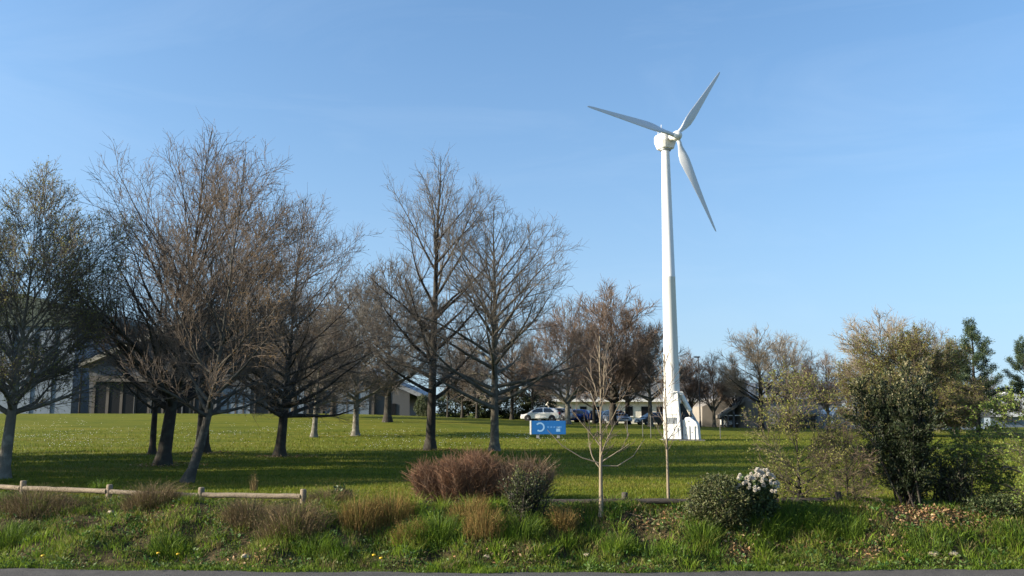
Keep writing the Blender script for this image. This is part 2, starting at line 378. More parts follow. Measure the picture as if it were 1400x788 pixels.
# ------------------------------------------------------------------ the lawn's nearer trees
GT = 'leafless lawn trees in the left half'
OLIVE = [(.16, .17, .03), (.2, .19, .04), (.12, .14, .03), (.19, .16, .05)]
RUST = [(.25, .15, .05), (.22, .13, .045), (.28, .18, .065), (.18, .115, .045)]
l = on_ground(3, 655)
build_tree(11, l, 'tree with yellow-green buds at the far left edge, pale trunk', BARK_PALE, TWIG_GREY, 'budding_tree', GT, [(.24,.235,.055),(.27,.25,.075),(.18,.185,.045)],
    H=top_h(30, 228, l), Rc=3.1, r0=.17, clear=.25, style='vase', n=(46, 11, 8, 4), nb=26000, bud=(.055, .03), tw=.34, off=lambda z: .06*z)
l = on_ground(222, 637)
build_tree(12, l, 'tallest dark-trunked tree of the left clump, wide purplish-brown crown', BARK_DARK, TWIG_BROWN, 'bare_tree', GT, [(.17,.12,.07),(.2,.13,.06),(.15,.1,.07)],
    H=top_h(265, 166, l), Rc=5.2, r0=.24, clear=.2, style='vase', n=(54, 11, 6, 3), nb=6000, bud=(.05, .025), tw=.45, off=lambda z: .09*z)
l = on_ground(208, 622)
build_tree(13, l, 'slim dark tree just left of the tallest clump tree', BARK_DARK, TWIG_BROWN, 'bare_tree', GT,
    H=9.5, Rc=2.8, r0=.15, clear=.25, style='vase', n=(18, 8, 5, 3), rmin=.006)
l = on_ground(255, 660)
build_tree(14, l, 'nearest tree of the left clump, grey leaning trunk, rust-tinted buds', BARK_GREY, TWIG_BROWN, 'leaning_tree', GT, RUST,
    H=top_h(330, 205, l), Rc=2.9, r0=.135, clear=.24, style='vase', n=(34, 10, 7, 3), nb=9000, bud=(.042, .024), tw=.36,
    off=lambda z: .62*(1 - math.exp(-z/1.8)) + .05*z, mask=lambda p, r: (p[:, 0] > 0) & (r.random(len(p)) < .25 + .75*(p[:, 0] > 1.0)))
l = on_ground(276, 620)
build_tree(15, l, 'dark flared trunk directly behind the leaning tree', BARK_DARK, TWIG_BROWN, 'bare_tree', GT,
    H=12, Rc=3.8, r0=.3, clear=.24, style='vase', n=(22, 8, 6, 3), rmin=.006)
l = on_ground(382, 625)
build_tree(16, l, 'dark tree with orange-brown leaf sprays hanging low in its crown', BARK_DARK, TWIG_BROWN, 'bare_tree', GT, RUST,
    H=top_h(410, 262, l), Rc=5.3, r0=.22, clear=.19, style='vase', n=(48, 11, 6, 3), nb=12000, bud=(.06, .03), tw=.42, off=lambda z: .06*z, a0=(74, 16),
    mask=lambda p, r: (np.sin(p[:, 0]*1.9 + 1)*np.sin(p[:, 2]*1.6 + p[:, 1]) > .3) | (r.random(len(p)) < .12))
l = on_ground(429, 598)
build_tree(17, l, 'small pale-trunked tree standing further back, left of a matching pair', BARK_PALE, TWIG_GREY, 'bare_tree', GT,
    H=8.8, Rc=3.6, r0=.2, clear=.28, style='vase', n=(24, 9, 7, 4), rmin=.007, tw=.45, a0=(72, 20), off=lambda z: .05*z)
l = on_ground(486, 596)
build_tree(18, l, 'small pale-trunked tree standing further back, right of a matching pair', BARK_PALE, TWIG_GREY, 'bare_tree', GT, RUST,
    H=10.2, Rc=4.2, r0=.23, clear=.26, style='vase', n=(28, 10, 7, 5), rmin=.007, tw=.5, a0=(80, 18), nb=2500, bud=(.07, .04),
    mask=lambda p, r: (p[:, 2] < 5))
l = on_ground(588, 616)
build_tree(19, l, 'tall open tree with one straight dark leader, behind the red-brown bush', BARK_DARK, TWIG_GREY, 'bare_tree', GT,
    H=top_h(598, 203, l), Rc=4.7, r0=.25, clear=.2, style='leader', n=(34, 9, 6, 3), rmin=.006, tw=.55, up=.07, a0=(66, 22), off=lambda z: .02*z)
l = on_ground(676, 617)
build_tree(20, l, 'fine-twigged rounded tree with grey trunk left of the blue sign', BARK_MID, TWIG_GREY, 'bare_tree', GT,
    H=top_h(688, 275, l), Rc=5.7, r0=.23, clear=.19, style='leader', n=(48, 9, 7, 3), rmin=.006, tw=.45, up=.045, a0=(78, 30))

# ------------------------------------------------------------------ background trees: shared shapes, each placed as its own tree
def proto(seed, budn=0, budcols=None, bud=(.1, .05), **kw):
    tr, cr, bd = tree_geo(seed, rmin=.011, nb=budn, bud=bud, **kw); out = [mesh('trunk', tr[0], [tr[1]], None, True), mesh('crown', cr[0], [cr[1]], None, True)]
    if bd: out.append(mesh('leaf_buds', bd[1], [bd[2]], colour(np.random.default_rng(seed), len(bd[1])//4, budcols)))
    return out
PA = proto(31, H=10, Rc=4.4, r0=.24, clear=.2, style='vase', n=(34, 9, 7, 4), tw=.5, a0=(70, 14))
PB = proto(32, H=10, Rc=3.0, r0=.2, clear=.24, style='vase', n=(24, 8, 6, 3), tw=.6, a0=(46, 10))
PE = proto(35, H=10, Rc=4.6, r0=.26, clear=.3, style='vase', n=(26, 8, 6, 4), tw=.55, a0=(72, 14))
PC = proto(33, H=10, Rc=3.6, r0=.22, clear=.2, style='leader', n=(32, 9, 7, 4), tw=.5, up=.1)
PD = proto(34, 45000, [(.15,.16,.035),(.18,.165,.045),(.12,.135,.03),(.16,.125,.05)], (.19, .08), H=10, Rc=7.0, r0=.3, clear=.1, style='vase', n=(48, 10, 8, 4), tw=.6, a0=(84, 12), up=.02)
def place(pr, px, py, Y, top, label, bark=BARK_DARK, twig=TWIG_BROWN, name='background_tree', group='bare trees around the car park', rz=0, wide=1.):
    x = at(px, HOR, Y)[0]; zb = hz(x, Y) - .05
    s = (at(px, top, Y)[2] - zb)/9.5
    t = thing(name, label, 'tree', (x, Y, zb), rz, group); t.scale = (s*wide, s*wide, s)
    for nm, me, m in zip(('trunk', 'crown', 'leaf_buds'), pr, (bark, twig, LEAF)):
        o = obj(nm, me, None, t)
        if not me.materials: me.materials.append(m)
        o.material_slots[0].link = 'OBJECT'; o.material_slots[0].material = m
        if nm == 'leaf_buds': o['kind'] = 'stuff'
    return t
BT = [ # shape, px, Y, top row, label, bark, twig, turn, width
 (PA, 530, 72, 362, 'grey bare tree filling the gap left of the tall open tree', BARK_DARK, TWIG_GREY, 1, 1.0),
 (PB, 455, 84, 395, 'bare tree in front of the gabled hall, between the pale-trunked pair', BARK_DARK, TWIG_GREY, 2, 1),
 (PA, 402, 78, 398, 'bare tree behind the dark tree with orange sprays', BARK_DARK, TWIG_BROWN, 3.3, 1.0),
 (PC, 858, 96, 432, 'bare tree between the reddish tree and the turbine tower', BARK_DARK, TWIG_BROWN, 2.9, 1.1),
 (PB, 612, 92, 470, 'dark trunk at the left end of the thicket behind the car park', BARK_DARK, TWIG_BROWN, .4, .7),
 (PC, 632, 95, 462, 'second dark trunk of the thicket, counted from the gabled hall', BARK_DARK, TWIG_BROWN, 1.4, .8),
 (PB, 652, 91, 455, 'third dark trunk of the thicket, counted from the gabled hall', BARK_DARK, TWIG_BROWN, 2.4, .8),
 (PC, 700, 97, 445, 'thicket tree standing between the grey-trunked tree and the white car', BARK_DARK, TWIG_BROWN, 3.4, .9),
 (PB, 728, 94, 460, 'thicket tree directly behind the white car bonnet', BARK_DARK, TWIG_BROWN, 4.4, .8),
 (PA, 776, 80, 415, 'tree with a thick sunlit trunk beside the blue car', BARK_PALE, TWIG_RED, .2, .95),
 (PA, 838, 86, 394, 'reddish broad bare tree behind the silver car', BARK_DARK, TWIG_RED, 2.1, 1.1),
 (PC, 812, 92, 452, 'small bare tree between the dark car and the silver car', BARK_DARK, TWIG_RED, 1.0, .8),
 (PE, 889, 84, 450, 'bare tree with pale forked trunk just left of the turbine tower', BARK_MID, TWIG_BROWN, 5.1, 1.0),
 (PB, 945, 100, 482, 'bare tree just right of the turbine base', BARK_DARK, TWIG_RED, .7, 1.1),
 (PB, 976, 98, 486, 'bare tree next to the dark lamp post', BARK_MID, TWIG_RED, 1.7, 1.2),
 (PB, 1004, 102, 490, 'dark-trunked bare tree at the mouth of the open shed', BARK_DARK, TWIG_BROWN, 2.7, 1.0),
 (PE, 1040, 88, 452, 'rounded bare tree with forked dark trunk in front of the beige shed', BARK_DARK, TWIG_PALE, 1.9, 1.12),
 (PE, 1078, 96, 462, 'pale twiggy tree right of the beige shed', BARK_DARK, TWIG_PALE, 4.0, .9),
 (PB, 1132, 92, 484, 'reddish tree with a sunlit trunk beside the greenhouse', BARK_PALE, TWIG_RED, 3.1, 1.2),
 (PE, 1210, 84, 430, 'big pale-twigged tree rising behind the olive willow', BARK_MID, TWIG_PALE, 1.2, 1.15),
 (PA, 1268, 88, 446, 'thin grey tree crown behind the right shoulder of the olive willow', BARK_MID, TWIG_PALE, .3, .9),
]
for i, (pr, px, Y, top, lab, bk_, tw_, rz, wd) in enumerate(BT): place(pr, px, 0, Y, top, lab, bk_, tw_, rz=rz, wide=wd)
place(PD, 1240, 0, 66, 458, 'broad rounded willow with olive buds behind the dark evergreen', BARK_MID, TWIG_BROWN, 'willow_tree', 'olive budding willows', 0, 1.08)
place(PD, 1303, 0, 76, 470, 'smaller yellow-green willow beside the pine', BARK_MID, TWIG_PALE, 'willow_tree', 'olive budding willows', 2, .55)
far = 'far bare trees behind the buildings'
for i, (px, top, lab) in enumerate([(640, 505, 'far tree behind the thicket, left of the grey trunk'), (752, 500, 'far tree behind the parked white car'), (872, 470, 'far tree left of the turbine tower'),
        (930, 492, 'far tree seen past the right edge of the tower'), (1105, 505, 'far tree beyond the blue-grey warehouse roof'), (1160, 500, 'far tree beyond the greenhouse'), (1350, 512, 'far tree between the two pines')]):
    place([PA, PC, PB][i % 3], px, 0, 150 + 7*(i % 4), top, lab, BARK_DARK, TWIG_RED if i % 2 else TWIG_BROWN, rz=i*1.3, wide=1.2, group=far)

# conifers -----------------------------------------------------------
def pine_geo(seed, H, Rc, nb=30, ncl=16, clear=.18):
    rng = np.random.default_rng(seed); z = np.linspace(0, H, 13)
    P = np.stack([.05*np.sin(z), .05*np.cos(z*1.2), z], -1)[None]; rr = (.035*H*.55*(1 - z/H)**.9 + .02)[None]
    trunk = [tubes(P, rr, 10)]
    t, p, d, r, az, ar = spawn(rng, P, rr, nb, clear, .99)
    q = (t - clear)/(1 - clear); ang = R(85)*(1-q) + R(40)*q
    L1 = Rc*((1-q)**.75 + .08)*rng.uniform(.55, 1.15, nb)
    D = np.cos(ang)[:, None]*d + np.sin(ang)[:, None]*perp(d, az)
    P1 = grow(rng, p, D, L1, 5, .1, .06); R1 = np.maximum(r*.4, .02)[:, None]*np.linspace(1, .3, 6)[None]
    trunk.append(tubes(P1, R1, 5))
    t, p, d, r, az, ar = spawn(rng, P1, R1, ncl, .25)
    ang = rng.uniform(.4, 1.2, len(t)); D = np.cos(ang)[:, None]*d + np.sin(ang)[:, None]*perp(d, az) + np.array([0, 0, .35])
    m = 42; cp = np.repeat(p + unit(D)*.22, m, 0) + rng.normal(0, .11*H/9, (len(p)*m, 3)); cd = np.repeat(unit(D), m, 0)*.7 + rng.normal(0, .7, (len(p)*m, 3)) + np.array([0, 0, .3])
    V, Fc = leaves(rng, cp, cd, rng.uniform(.14, .26, len(cp)), .045)
    return join(trunk), (V, Fc, colour(rng, len(cp), [(.035, .06, .028), (.05, .075, .035), (.028, .05, .028), (.06, .08, .03)], .2))
pa = pine_geo(41, 10, 3.2, 34, 18)
pt = mesh('trunk', *[pa[0][0], [pa[0][1]]], None, True); pn = mesh('needles', pa[1][0], [pa[1][1]], pa[1][2])
for px, Y, top, lab, rz in ((1336, 71, 450, 'dark pine with a ragged pointed top, left of two', 0), (1406, 76, 472, 'dark pine cut by the right edge of the picture', 2.2)):
    x = at(px, HOR, Y)[0]; zb = hz(x, Y) - .05; s = (at(px, top, Y)[2] - zb)/9.6
    t = thing('pine_tree', lab, 'tree', (x, Y, zb), rz, 'pines on the right'); t.scale = (s, s, s)
    obj('trunk', pt, BARK_DARK, t); n_ = obj('needles', pn, LEAF_GLOSS, t); n_['kind'] = 'stuff'
# the evergreens left of the view whose shade lies across the lawn
pb = pine_geo(43, 10, 3.6, 46, 17, .03)
qt = mesh('trunk', pb[0][0], [pb[0][1]], None, True); qn = mesh('needles', pb[1][0], [pb[1][1]], pb[1][2])
SH = [(-29, 17.6, 10), (-28, 20.8, 12.5), (-29.5, 24, 13.5), (-28, 27.4, 14), (-30, 30.8, 13.5), (-29, 34, 13)]
for i, (x, y, h_) in enumerate(SH):
    t = thing('evergreen_tree', 'dense evergreen left of the view whose shade crosses the lawn', 'tree', (x, y, hz(x, y) - .05), i*1.7, 'evergreens left of the view')
    t.scale = (h_/10*1.15, h_/10*1.15, h_/10)
    obj('trunk', qt, BARK_DARK, t); n_ = obj('needles', qn, LEAF_GLOSS, t); n_['kind'] = 'stuff'

# ------------------------------------------------------------------ buildings
WALL_GREY = mat('grey_cladding', (.11, .118, .13), .6, var=.06, scale=.6)
WALL_BLUE = mat('blue_grey_panel', (.125, .16, .205), .5, var=.08, scale=.5)
WALL_CREAM = mat('cream_wall', (.62, .585, .51), .8, var=.08, scale=.7, bump=.2)
WALL_BEIGE = mat('beige_sheeting', (.22, .20, .175), .75, var=.12, scale=.7, bump=.2)
WALL_WHITE = mat('white_wall', (.70, .69, .67), .7, var=.06, scale=.7)
ROOF_GREY = mat('grey_roof', (.22, .23, .25), .6, var=.12, scale=.8)
ROOF_BLUE = mat('blue_grey_roof', (.20, .23, .29), .5, var=.1, scale=.6)
ROOF_GREEN = mat('dark_green_roof', (.03, .05, .035), .7, var=.25, scale=.4)
ROOF_WHITE = mat('white_roof_sheet', (.58, .59, .60), .5, var=.05, scale=1)
PILASTER = mat('brown_grey_pilaster', (.07, .062, .055), .8, var=.15, scale=1)
GLASS = glass_mat('dark_glazing', (.010, .011, .013), .35); GLASS.node_tree.nodes['Principled BSDF'].inputs['Specular IOR Level'].default_value = .15
GLASS_BLUE = glass_mat('greenhouse_glass', (.16, .20, .24), .2)
def px_box(name, m, parent, px0, py0, px1, py1, Y, depth, fwd=0, bevel=0):
    a = at(px0, py1, Y - fwd); b = at(px1, py0, Y - fwd); px_, py_, pz_ = parent.location if parent else (0, 0, 0)
    return MB().box((a[0]-px_, Y-fwd-py_, a[2]-pz_), (b[0]-px_, Y+depth-py_, b[2]-pz_)).build(name, m, parent, bevel=bevel)
def px_poly(name, m, parent, pts, Y, depth, fwd=0):
    o = parent.location; poly = [(at(a, b, Y)[0] - o[0], at(a, b, Y)[2] - o[2]) for a, b in pts]
    return MB().prism(poly, Y - fwd - o[1], Y + depth - o[1]).build(name, m, parent)
def bld(name, label, px, Y, cat='building', group='buildings behind the lawn'):
    x = at(px, HOR, Y)[0]; return thing(name, label, cat, (x, Y, hz(x, Y)), 0, group)
# tall arched hall at the far left
b = bld('arched_hall', 'tall blue-grey hall with a dark green arched roof at far left', 20, 112)
px_box('wall', WALL_BLUE, b, -150, 440, 106, 600, 112, 30)
arch = [(-160, 446)] + [(-160 + 275*k/14, 446 - 52*math.sin(math.pi*(.18 + .72*k/14))) for k in range(15)] + [(115, 446)]
px_poly('roof', ROOF_GREEN, b, arch, 111.6, 31)
for k in range(9): px_box('cladding_panel', WALL_BLUE, b, -148 + k*28.2, 447, -148 + k*28.2 + 27.4, 598, 112, .05, .12)
for p in (104, 118): px_box('pilaster', PILASTER if p == 104 else WALL_GREY, b, p, 486 if p == 104 else 500, p + (9 if p == 104 else 7), 600, 111.5, .4)
# gabled hall
Y0 = 104
b = bld('gabled_hall', 'long grey gabled hall with dark glazed entrance behind the left trees', 340, Y0)
px_poly('wall', mat('shaded_grey_cladding', (.055, .06, .068), .7, var=.1), b, [(122, 600), (122, 500), (300, 428), (560, 538), (560, 600)], Y0, 26)  # the trees' shade is put into this wall colour, darker than the cladding itself
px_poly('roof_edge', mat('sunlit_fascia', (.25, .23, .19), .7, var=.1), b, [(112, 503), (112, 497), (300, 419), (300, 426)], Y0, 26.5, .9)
rf = px_poly('roof_slope', ROOF_GREY, b, [(300, 426), (300, 419), (583, 541), (583, 547)], Y0, 26.5, .9)
ent = px_box('entrance', GLASS, b, 126, 522, 262, 600, Y0, .2, .12)
for k in range(8): px_box('mullion', PILASTER, b, 126 + k*19, 522, 127.4 + k*19, 600, Y0, .1, .2)
px_box('canopy', PILASTER, b, 122, 514, 266, 522, Y0, .3, 1.6)
for p, m in ((180, WALL_GREY), (203, WALL_GREY), (246, WALL_GREY), (262, PILASTER), (292, WALL_GREY), (345, PILASTER), (365, PILASTER), (418, PILASTER), (437, PILASTER), (507, PILASTER)):
    px_box('pilaster', m, b, p, 520, p + 5.5, 600, Y0, .3, .45)
for p0, p1 in ((300, 343), (371, 416), (443, 505)):
    px_box('blue_panel', WALL_BLUE, b, p0, 530, p1, 600, Y0, .1, .1)
    for k in range(1, 4): px_box('panel_joint', PILASTER, b, p0 + (p1-p0)*k/4 - .3, 536, p0 + (p1-p0)*k/4 + .3, 600, Y0, .08, .14)
dr = px_box('door', GLASS, b, 533, 552, 541, 600, Y0, .1, .1)
# cream low building behind the cars
Y0 = 116
b = bld('cream_building', 'low cream building with grey roof behind the parked cars', 880, Y0)
px_box('wall', WALL_CREAM, b, 752, 547, 1012, 600, Y0, 14)
px_poly('roof', ROOF_GREY, b, [(748, 547), (760, 524), (1004, 524), (1016, 547)], Y0, 14.5, .6)
px_box('fascia', WALL_WHITE, b, 748, 545.6, 1016, 549.5, Y0, .2, .75)
for k in range(11):
    w_ = px_box('window', GLASS, b, 772 + k*21, 556, 781 + k*21, 569, Y0, .1, .08)
    px_box('sill', WALL_WHITE, b, 771 + k*21, 569, 782 + k*21, 570.3, Y0, .1, .2)
# blue-grey warehouse
Y0 = 138
b = bld('warehouse', 'long warehouse with blue-grey roof rising behind the beige shed', 1060, Y0)
px_box('wall', WALL_GREY, b, 985, 544, 1150, 600, Y0, 20)
px_poly('roof', ROOF_BLUE, b, [(980, 546), (996, 524), (1140, 524), (1156, 546)], Y0, 20.5, .6)
px_box('roof_housing', WALL_CREAM, b, 1000, 519, 1012, 525, Y0, 5, -2)
px_box('roof_vent', WALL_GREY, b, 1012.6, 520, 1024, 525, Y0, 4, -3)
for k in range(9): px_box('roof_seam', ROOF_GREY, b, 1002 + k*15.2, 524.5, 1002.7 + k*15.2, 545.5, Y0, .1, .66)
# beige open shed
Y0 = 102
b = bld('open_shed', 'beige shed with sloping roof and dark open front right of the turbine', 1010, Y0, 'shed')
px_poly('wall', WALL_BEIGE, b, [(960, 600), (960, 556), (985, 545), (1003, 545), (1003, 600)], Y0 + 1.5, 9)
px_poly('roof', WALL_BEIGE, b, [(983, 572), (983, 568), (1016, 545), (1072, 545), (1072, 549), (1018, 549)], Y0, 9, .5)
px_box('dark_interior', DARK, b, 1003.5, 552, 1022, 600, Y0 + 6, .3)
for p in (988, 995.5, 1003): px_box('post', WALL_GREY, b, p, 551 if p > 1000 else 563, p + .8, 600, Y0, .1, .3)
px_box('rail', WALL_WHITE, b, 985, 567.6, 1014, 568.8, Y0, .08, .3)
cv = MB(); cc = at(1036, 590, Y0)
cv.lathe([(1.9, 0), (1.95, .05), (1.95, 4.0), (1.6, 4.4), (.3, 4.7)], 20, (cc[0]-b.location[0] - .4, 1.2, cc[2]-b.location[2] - .4)).build('beige_silo', WALL_BEIGE, b, True)
# greenhouse and tarpaulin-roofed sheds
Y0 = 98
b = bld('greenhouse', 'glazed arched greenhouse end beside the reddish tree', 1155, Y0, 'greenhouse')
arcp = [(1140, 592)] + [(1155 - 16*math.cos(math.pi*k/10), 570 - 12*math.sin(math.pi*k/10)) for k in range(11)] + [(1171, 592)]
px_poly('glass', GLASS_BLUE, b, arcp, Y0, 14)
for k in range(6): px_box('glazing_bar', GREY_STEEL, b, 1141 + k*5.6, 592 - 20 - 11*math.sin(math.pi*(k + .4)/5.8), 1141.8 + k*5.6, 592, Y0, .05, .1)
px_box('cross_bar', GREY_STEEL, b, 1140, 578.4, 1171, 579.3, Y0, .05, .12)
Y0 = 100
b = bld('blue_grey_shed', 'low blue-grey shed with a white sloping roof behind the evergreen', 1200, Y0, 'shed')
px_poly('wall', WALL_BLUE, b, [(1172, 595), (1172, 568), (1182, 560), (1216, 578), (1230, 595)], Y0, 8)
px_poly('roof', ROOF_WHITE, b, [(1180, 561), (1183, 557), (1236, 583), (1234, 588)], Y0, 8.4, .5)
b = bld('grey_shed', 'low grey shed left of the greenhouse', 1120, 104, 'shed')
px_box('wall', WALL_GREY, b, 1088, 566, 1138, 597, 104, 6)
px_poly('roof', ROOF_GREY, b, [(1085, 567), (1096, 557), (1132, 557), (1141, 567)], 104, 6.4, .4)
for k in range(3): px_box('door', PILASTER, b, 1094 + k*14, 573, 1103 + k*14, 597, 104, .1, .08)
Y0 = 96
b = bld('white_building', 'long low white building right of the dark evergreen', 1330, Y0)
px_box('wall', WALL_WHITE, b, 1282, 569, 1345, 597, Y0, 10)
px_poly('roof', ROOF_GREY, b, [(1278, 570), (1290, 562), (1350, 562), (1358, 570)], Y0, 10.4, .4)
for k in range(4): px_box('window', GLASS, b, 1290 + k*13, 574, 1297 + k*13, 582, Y0, .1, .08)
Y0 = 110
b = bld('white_roofed_hall', 'white pitched roof of a hall at the right edge', 1400, Y0)
px_box('wall', WALL_BLUE, b, 1356, 566, 1470, 600, Y0, 12)
px_poly('roof', ROOF_WHITE, b, [(1350, 552), (1372, 536), (1450, 536), (1480, 570), (1350, 570)], Y0, 12.5, .6)

# ------------------------------------------------------------------ dark hedge behind the thicket, in pieces one can tell apart
def leafy(seed, n, rad, ln, wd, cols, shell=.55, sq=2.4):
    rng = np.random.default_rng(seed); d = unit(rng.normal(0, 1, (n, 3))); k = rng.uniform(shell, 1, n)**.6
    lump = 1 + .16*np.sin(d[:, 0]*6 + seed)*np.sin(d[:, 2]*7) + .1*np.sin(d[:, 1]*11 + d[:, 0]*9)
    P = d*(k*lump)[:, None]*np.array(rad); P[:, 2] += rad[2]*.9; P = P[P[:, 2] > 0]
    V, Fc = leaves(rng, P, rng.normal(0, 1, P.shape) + unit(P - np.array([0, 0, rad[2]*.6]))*.6, ln*rng.uniform(.6, 1.3, len(P)), wd)
    return V, Fc, colour(rng, len(P), cols, .25)
EVG = [(.03, .045, .016), (.045, .06, .02), (.025, .036, .015), (.055, .062, .024)]
hm = mesh('foliage', *(lambda g: (g[0], [g[1]], g[2]))(leafy(51, 5200, (2.3, 1.4, 1.7), .22, .12, EVG)))
for i, (px, Y, s, lab) in enumerate([(622, 100, 1, 'dark hedge bush at the hall end of the thicket'), (662, 101, 1.1, 'dark hedge bush in the middle of the thicket'), (700, 102, 1.15, 'dark hedge bush behind the grey-trunked tree'), (738, 103, 1.05, 'dark hedge bush beside the white car')]):
    x = at(px, HOR, Y)[0]; t = thing('hedge_bush', lab, 'bush', (x, Y, hz(x, Y) - .1), i*1.3, 'hedge behind the thicket'); t.scale = (s, s, s)
    f_ = obj('foliage', hm, LEAF_GLOSS, t); f_['kind'] = 'stuff'
    MB().tube((0, 0, 0), (.1, 0, 1.6), .12, .05, 8).build('stem', BARK_DARK, t)
x = at(578, HOR, 99)[0]; t = thing('hedge_bush', 'round dark bush at the low end of the gabled hall', 'bush', (x, 99, hz(x, 99) - .1), 2, 'hedge behind the thicket'); t.scale = (.62, .62, .78)
f_ = obj('foliage', hm, LEAF_GLOSS, t); f_['kind'] = 'stuff'; MB().tube((0, 0, 0), (.1, 0, 1.6), .12, .05, 8).build('stem', BARK_DARK, t)

# ------------------------------------------------------------------ wind turbine
tb = ground(921, 602); TX, TY, TZ = tb[0], tb[1], hz(tb[0], tb[1])
hubp = at(925, 186, TY - 1.0)
wt_ = thing('wind_turbine', 'white three-bladed wind turbine with hinged base', 'wind turbine', (TX, TY, TZ))
tx = at(915, 400, TY)[0] - TX                     # the mast stands left of the base's middle
def H_(py): return at(915, py, TY)[2] - TZ
zt, zb_ = H_(207), H_(536)
prof = [(.52, zb_ - .6), (.52, zb_), (.50, zb_ + .02), (.41, (zt+zb_)/2 - .6), (.42, (zt+zb_)/2 - .58), (.42, (zt+zb_)/2 - .5), (.405, (zt+zb_)/2 - .48), (.27, zt), (.27, zt + .3)]
MB().lathe(prof, 32, (tx, 0, 0)).build('tower', WHITE, wt_, True)
# pedestal: a tapered steel box below the mast
pw, pd = .78, .62
def frus(m, x0, x1, y0, y1, z0, X0, X1, Y0_, Y1_, z1):
    return m.add([(x0,y0,z0),(x1,y0,z0),(x1,y1,z0),(x0,y1,z0),(X0,Y0_,z1),(X1,Y0_,z1),(X1,Y1_,z1),(X0,Y1_,z1)], [(0,3,2,1),(4,5,6,7),(0,1,5,4),(1,2,6,5),(2,3,7,6),(3,0,4,7)])
ped = frus(MB(), -.50, .62, -.62, .62, .08, -.48, .44, -.46, .46, zb_ - .1).build('pedestal', WHITE, wt_, bevel=.03, loc=(tx, 0, 0)); ped.rotation_euler = (0, 0, R(-20))
MB().lathe([(.56, zb_ - .12), (.56, zb_ - .02)], 28, (tx, 0, 0)).build('flange', WHITE, wt_, True)
for k in range(14):
    a = 6.2832*k/14; MB().lathe([(.025, zb_ - .02), (.025, zb_ + .03)], 6, (tx + .535*math.cos(a), .535*math.sin(a), 0)).build('flange_bolt', GREY_STEEL, wt_)
fy = lambda zz: -.62 + .16*(zz - .08)/(zb_ - .18)
for zz in (.9, 1.6, 2.5, 3.0): MB().box((-.5, fy(zz) - .035, zz), (.60 - .18*zz/zb_, fy(zz) + .04, zz + .06)).build('stiffener_rib', WHITE, ped)
for k in range(6): MB().box((-.30 + k*.11, fy(1.2) - .03, 1.0), (-.24 + k*.11, fy(1.2) + .05, 1.42)).build('louvre', GREY_STEEL, ped)
MB().box((.1, fy(.3) - .02, .2), (.42, fy(.3) + .05, .8)).build('hatch', WHITE, ped, bevel=.01)
# counterweight housing with a sloping crown, right of the pedestal
cw = [(-.48, .06), (.52, .06), (.46, .95), (.36, 1.16), (-.02, 1.46), (-.28, 1.42), (-.46, 1.22)]
ch_ = MB().prism(cw, -.5, .5).build('counterweight_housing', WHITE, wt_, bevel=.03, loc=(tx + 1.12, -.25, 0)); ch_.rotation_euler = (0, 0, R(-20))
for a_, b_ in ((-.3, .35), (.1, .5), (-.12, 1.2), (.3, .85)): MB().lathe([(.04, -.54), (.04, -.49)], 10, (a_, 0, b_), 'y').build('bolt', GREY_STEEL, ch_)
for a_ in (-.4, -.1, .22): MB().box((a_, -.55, .08), (a_ + .05, -.49, .9)).build('stiffener_rib', WHITE, ch_)
# hydraulic ram leaning from the mast foot to the housing
A_ = Vector((tx + .50, -.3, zb_ - .1)); B_ = Vector((tx + 1.42, -.35, 1.15)); mid = A_.lerp(B_, .62)
MB().tube(A_, mid, .13, .13, 16).build('ram_cylinder', WHITE, wt_, True)
MB().tube(mid, B_, .075, .075, 12).build('ram_rod', GREY_STEEL, wt_, True)
MB().lathe([(.13, -.5), (.13, .0)], 16, (A_.x, 0, A_.z), 'y').build('ram_hinge', WHITE, wt_, True)
MB().prism([(tx + .45, 2.3), (tx + .62, 2.3), (tx + 1.2, 1.25), (tx + .65, 1.25)], -.2, .1).build('tilt_bracket', DARK, wt_)
MB().box((tx - .7, -1.0, -.1), (tx + 1.8, 1.0, .05)).build('concrete_pad', mat('concrete', (.16, .155, .14), .9, var=.15, bump=.4), wt_, bevel=.02)
# nacelle
yaw, tilt = R(26), R(5)
n_ = Vector((math.sin(yaw)*math.cos(tilt), -math.cos(yaw)*math.cos(tilt), math.sin(tilt)))
hub = Vector(hubp) - Vector((TX, TY, TZ))
Mx = Matrix((Vector((math.cos(yaw), math.sin(yaw), 0)), -n_, Vector((0, 0, 1)))).transposed()
ctr = Vector((tx, 0, zt + .55))
nz = MB()
sec = [(.33, -.46), (.44, -.40), (.57, .05), (.57, .40), (.50, .56), (.32, .60)]
ring = lambda w_, z_, l_: [(-w_, -l_*.75, z_), (-w_*.7, -l_, z_), (w_*.7, -l_, z_), (w_, -l_*.75, z_), (w_, l_*.75, z_), (w_*.7, l_, z_), (-w_*.7, l_, z_), (-w_, l_*.75, z_)]
V = []; FF = []
for w_, z_ in sec: V += ring(w_, z_, w_*1.05)
for i in range(len(sec)-1): FF += [(i*8+k, i*8+(k+1) % 8, (i+1)*8+(k+1) % 8, (i+1)*8+k) for k in range(8)]
FF += [tuple(range(7, -1, -1)), tuple(range(40, 48))]
o = MB().add(V, FF).build('nacelle', WHITE, wt_, bevel=.02); o.location = ctr; o.rotation_euler = (0, 0, yaw)
for k in range(4):
    v_ = MB().box((-.24, -.63, .04 + k*.09), (.24, -.58, .08 + k*.09)).build('vent_slat', GREY_STEEL, wt_); v_.location = ctr; v_.rotation_euler = (0, 0, yaw)
co = MB().lathe([(.36, -.52), (.38, -.44), (.36, -.36)], 24).build('yaw_collar', GREY_STEEL, wt_, True); co.location = ctr
